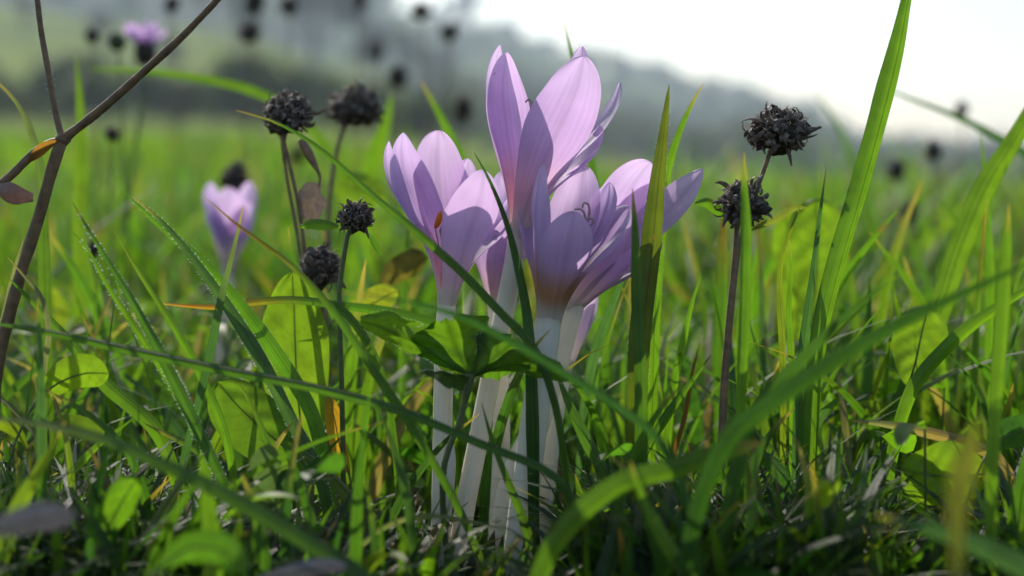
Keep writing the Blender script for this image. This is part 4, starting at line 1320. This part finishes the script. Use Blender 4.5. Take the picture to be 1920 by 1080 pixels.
# ------------------------------------------------------------------ brown forked stem at left
d = 38.5
FS = empty('forked_stem', P(-20, 780, d), 'brown forked woody stem of a dead plant crossing the left side', 'stem')
BASES[FS.name] = Vector((P(-20, 780, d).x, P(-20, 780, d).y, -.2))
FS.location = BASES[FS.name] * .01
K = P(117, 262, d)


def limb(nm, pts, r0, r1, n=24, seed=0, mat='twig'):
    C = catmull(pts, n)
    rr = random.Random(seed)
    tv, tf = tube_geo(C, [lerp(r0, r1, i / (n - 1)) * rr.uniform(.93, 1.08) for i in range(n)], 10)
    return add(nm, tv, tf, M[mat], parent=FS), C


main_pts = to_ground([K, P(100, 310, d), P(72, 410, d), P(40, 510, d), P(15, 600, d), P(-5, 690, d)])
main_pts[-1] = BASES[FS.name].lerp(main_pts[-1], .6)
_, CM = limb('main_stem', main_pts, .15, .17, 30, 1)
_, CB1 = limb('branch', [K, P(190, 205, d - .2), P(280, 125, d - .5), P(350, 60, d - .7), P(430, -25, d - .9)], .12, .085, 26, 2)
_, CB2 = limb('branch', [K, P(104, 210, d + .2), P(90, 130, d + .3), P(76, 50, d + .4), P(66, -40, d + .5)], .085, .07, 22, 3)
_, CB3 = limb('branch', [K, P(85, 272, d), P(55, 295, d - .1), P(25, 325, d - .2), P(-10, 355, d - .3)], .10, .12, 16, 4)
V, F = lump(K, .2, .17, .17, 3, .3)
add('node', V, F, M['twig'], parent=FS)
V, F, UV, E, C = ribbon([P(106, 264, d - .2), P(85, 275, d - .2), P(68, 290, d - .2), P(52, 304, d - .2)], lambda s: .06 + .22 * math.sin(math.pi * s), .2, 12, .3, 5)
add('dry_sheath', V, F, M['leaf'], parent=FS, tint=[(.20, .09, .03)] * len(V), uv=UV)
V, F, UV, E, C = ribbon([P(62, 372, d - 1.5), P(35, 368, d - 1.5), P(10, 362, d - 1.2), P(-15, 350, d - .6)], lambda s: .05 + .5 * math.sin(math.pi * min(1, s * .9 + .1)), .4, 12, .4, 7)
add('dead_leaf', V, F, M['maroon'], parent=FS, uv=UV)
V, F = [], []
rng = random.Random(5)
for Cx, n_ in ((CM, 120), (CB1, 90), (CB2, 40), (CB3, 40)):
    for i in range(n_):
        p = Cx[rng.randrange(1, min(len(Cx), 18))].lerp(Cx[rng.randrange(1, 3)], 0)
        j = rng.randrange(0, len(Cx) - 1)
        p = Cx[j].lerp(Cx[j + 1], rng.random())
        a = rng.uniform(0, 6.28)
        dv = Vector((math.cos(a), math.sin(a) * .6, math.sin(a)))
        curl_strip(V, F, p + dv * .10, dv, Vector((0, 1, 0)), rng.uniform(.06, .13), .008, rng.uniform(-.6, .6), rng, 2)
h = add('stem_hairs', V, F, M['fluff'], parent=FS, smooth=False)
h['kind'] = 'stuff'

# small broad leaves scattered in the turf
rng = random.Random(17)
V, F, T, UVs = [], [], [], []
for i in range(260):
    yv = rng.uniform(30, 95)
    xv = rng.uniform(-.4, .4) * yv
    pxv = 960 + FPX * xv / yv
    if yv < 41 and 780 < pxv < 1090:
        continue
    zmax = float(max_height(np.array(xv), np.array(yv), 780 if yv < 42 else 540))
    z = rng.uniform(.6, max(.8, min(5.5, zmax)))
    c = Vector((xv, yv, z))
    e = Vector((rng.gauss(0, 1), rng.gauss(0, 1), rng.uniform(-.2, .9))).normalized()
    sd = e.cross(Vector((rng.gauss(0, .5), rng.gauss(0, .5), 1))).normalized()
    nn = sd.cross(e)
    ln, w = rng.uniform(.8, 2.1), rng.uniform(.4, 1.0)
    col = [q * rng.uniform(.8, 1.25) for q in rng.choice([G['bright'], G['mid'], G['dark'], LB])]
    k0 = len(V)
    for a in range(8):
        s = a / 7
        ww = w * math.sin(math.pi * min(1, s * .93 + .05) ** .8) ** .7
        for b in range(5):
            v = -1 + b / 2
            V.append(c + e * (s - .5) * ln + sd * v * ww * .5 + nn * (abs(v) * ww * .18 - (s - .5) ** 2 * ln * .5))
            UVs.append((b / 4, s)); T.append(col)
    for a in range(7):
        for b in range(4):
            q = k0 + a * 5 + b
            F.append((q, q + 1, q + 6, q + 5))
    # stalk down to the soil
    b0 = c + e * .5 * ln - nn * .12 * ln
    g0 = Vector((b0.x + rng.uniform(-.4, .4), b0.y + rng.uniform(0, .4), -.1))
    tv, tf = tube_geo([b0, (b0 + g0) / 2 + Vector((.1, .1, .1)), g0], [.03, .035, .04], 5)
    k0 = len(V)
    V += tv; T += [(.08, .1, .03)] * len(tv); UVs += [(0, 0)] * len(tv)
    F += [tuple(j + k0 for j in f) for f in tf]
o = add('ground_cover', V, F, M['leaf'], tint=T, uv=UVs)
tag(o, 'small oval leaves of low plants mixed into the turf', 'ground cover', kind='stuff')
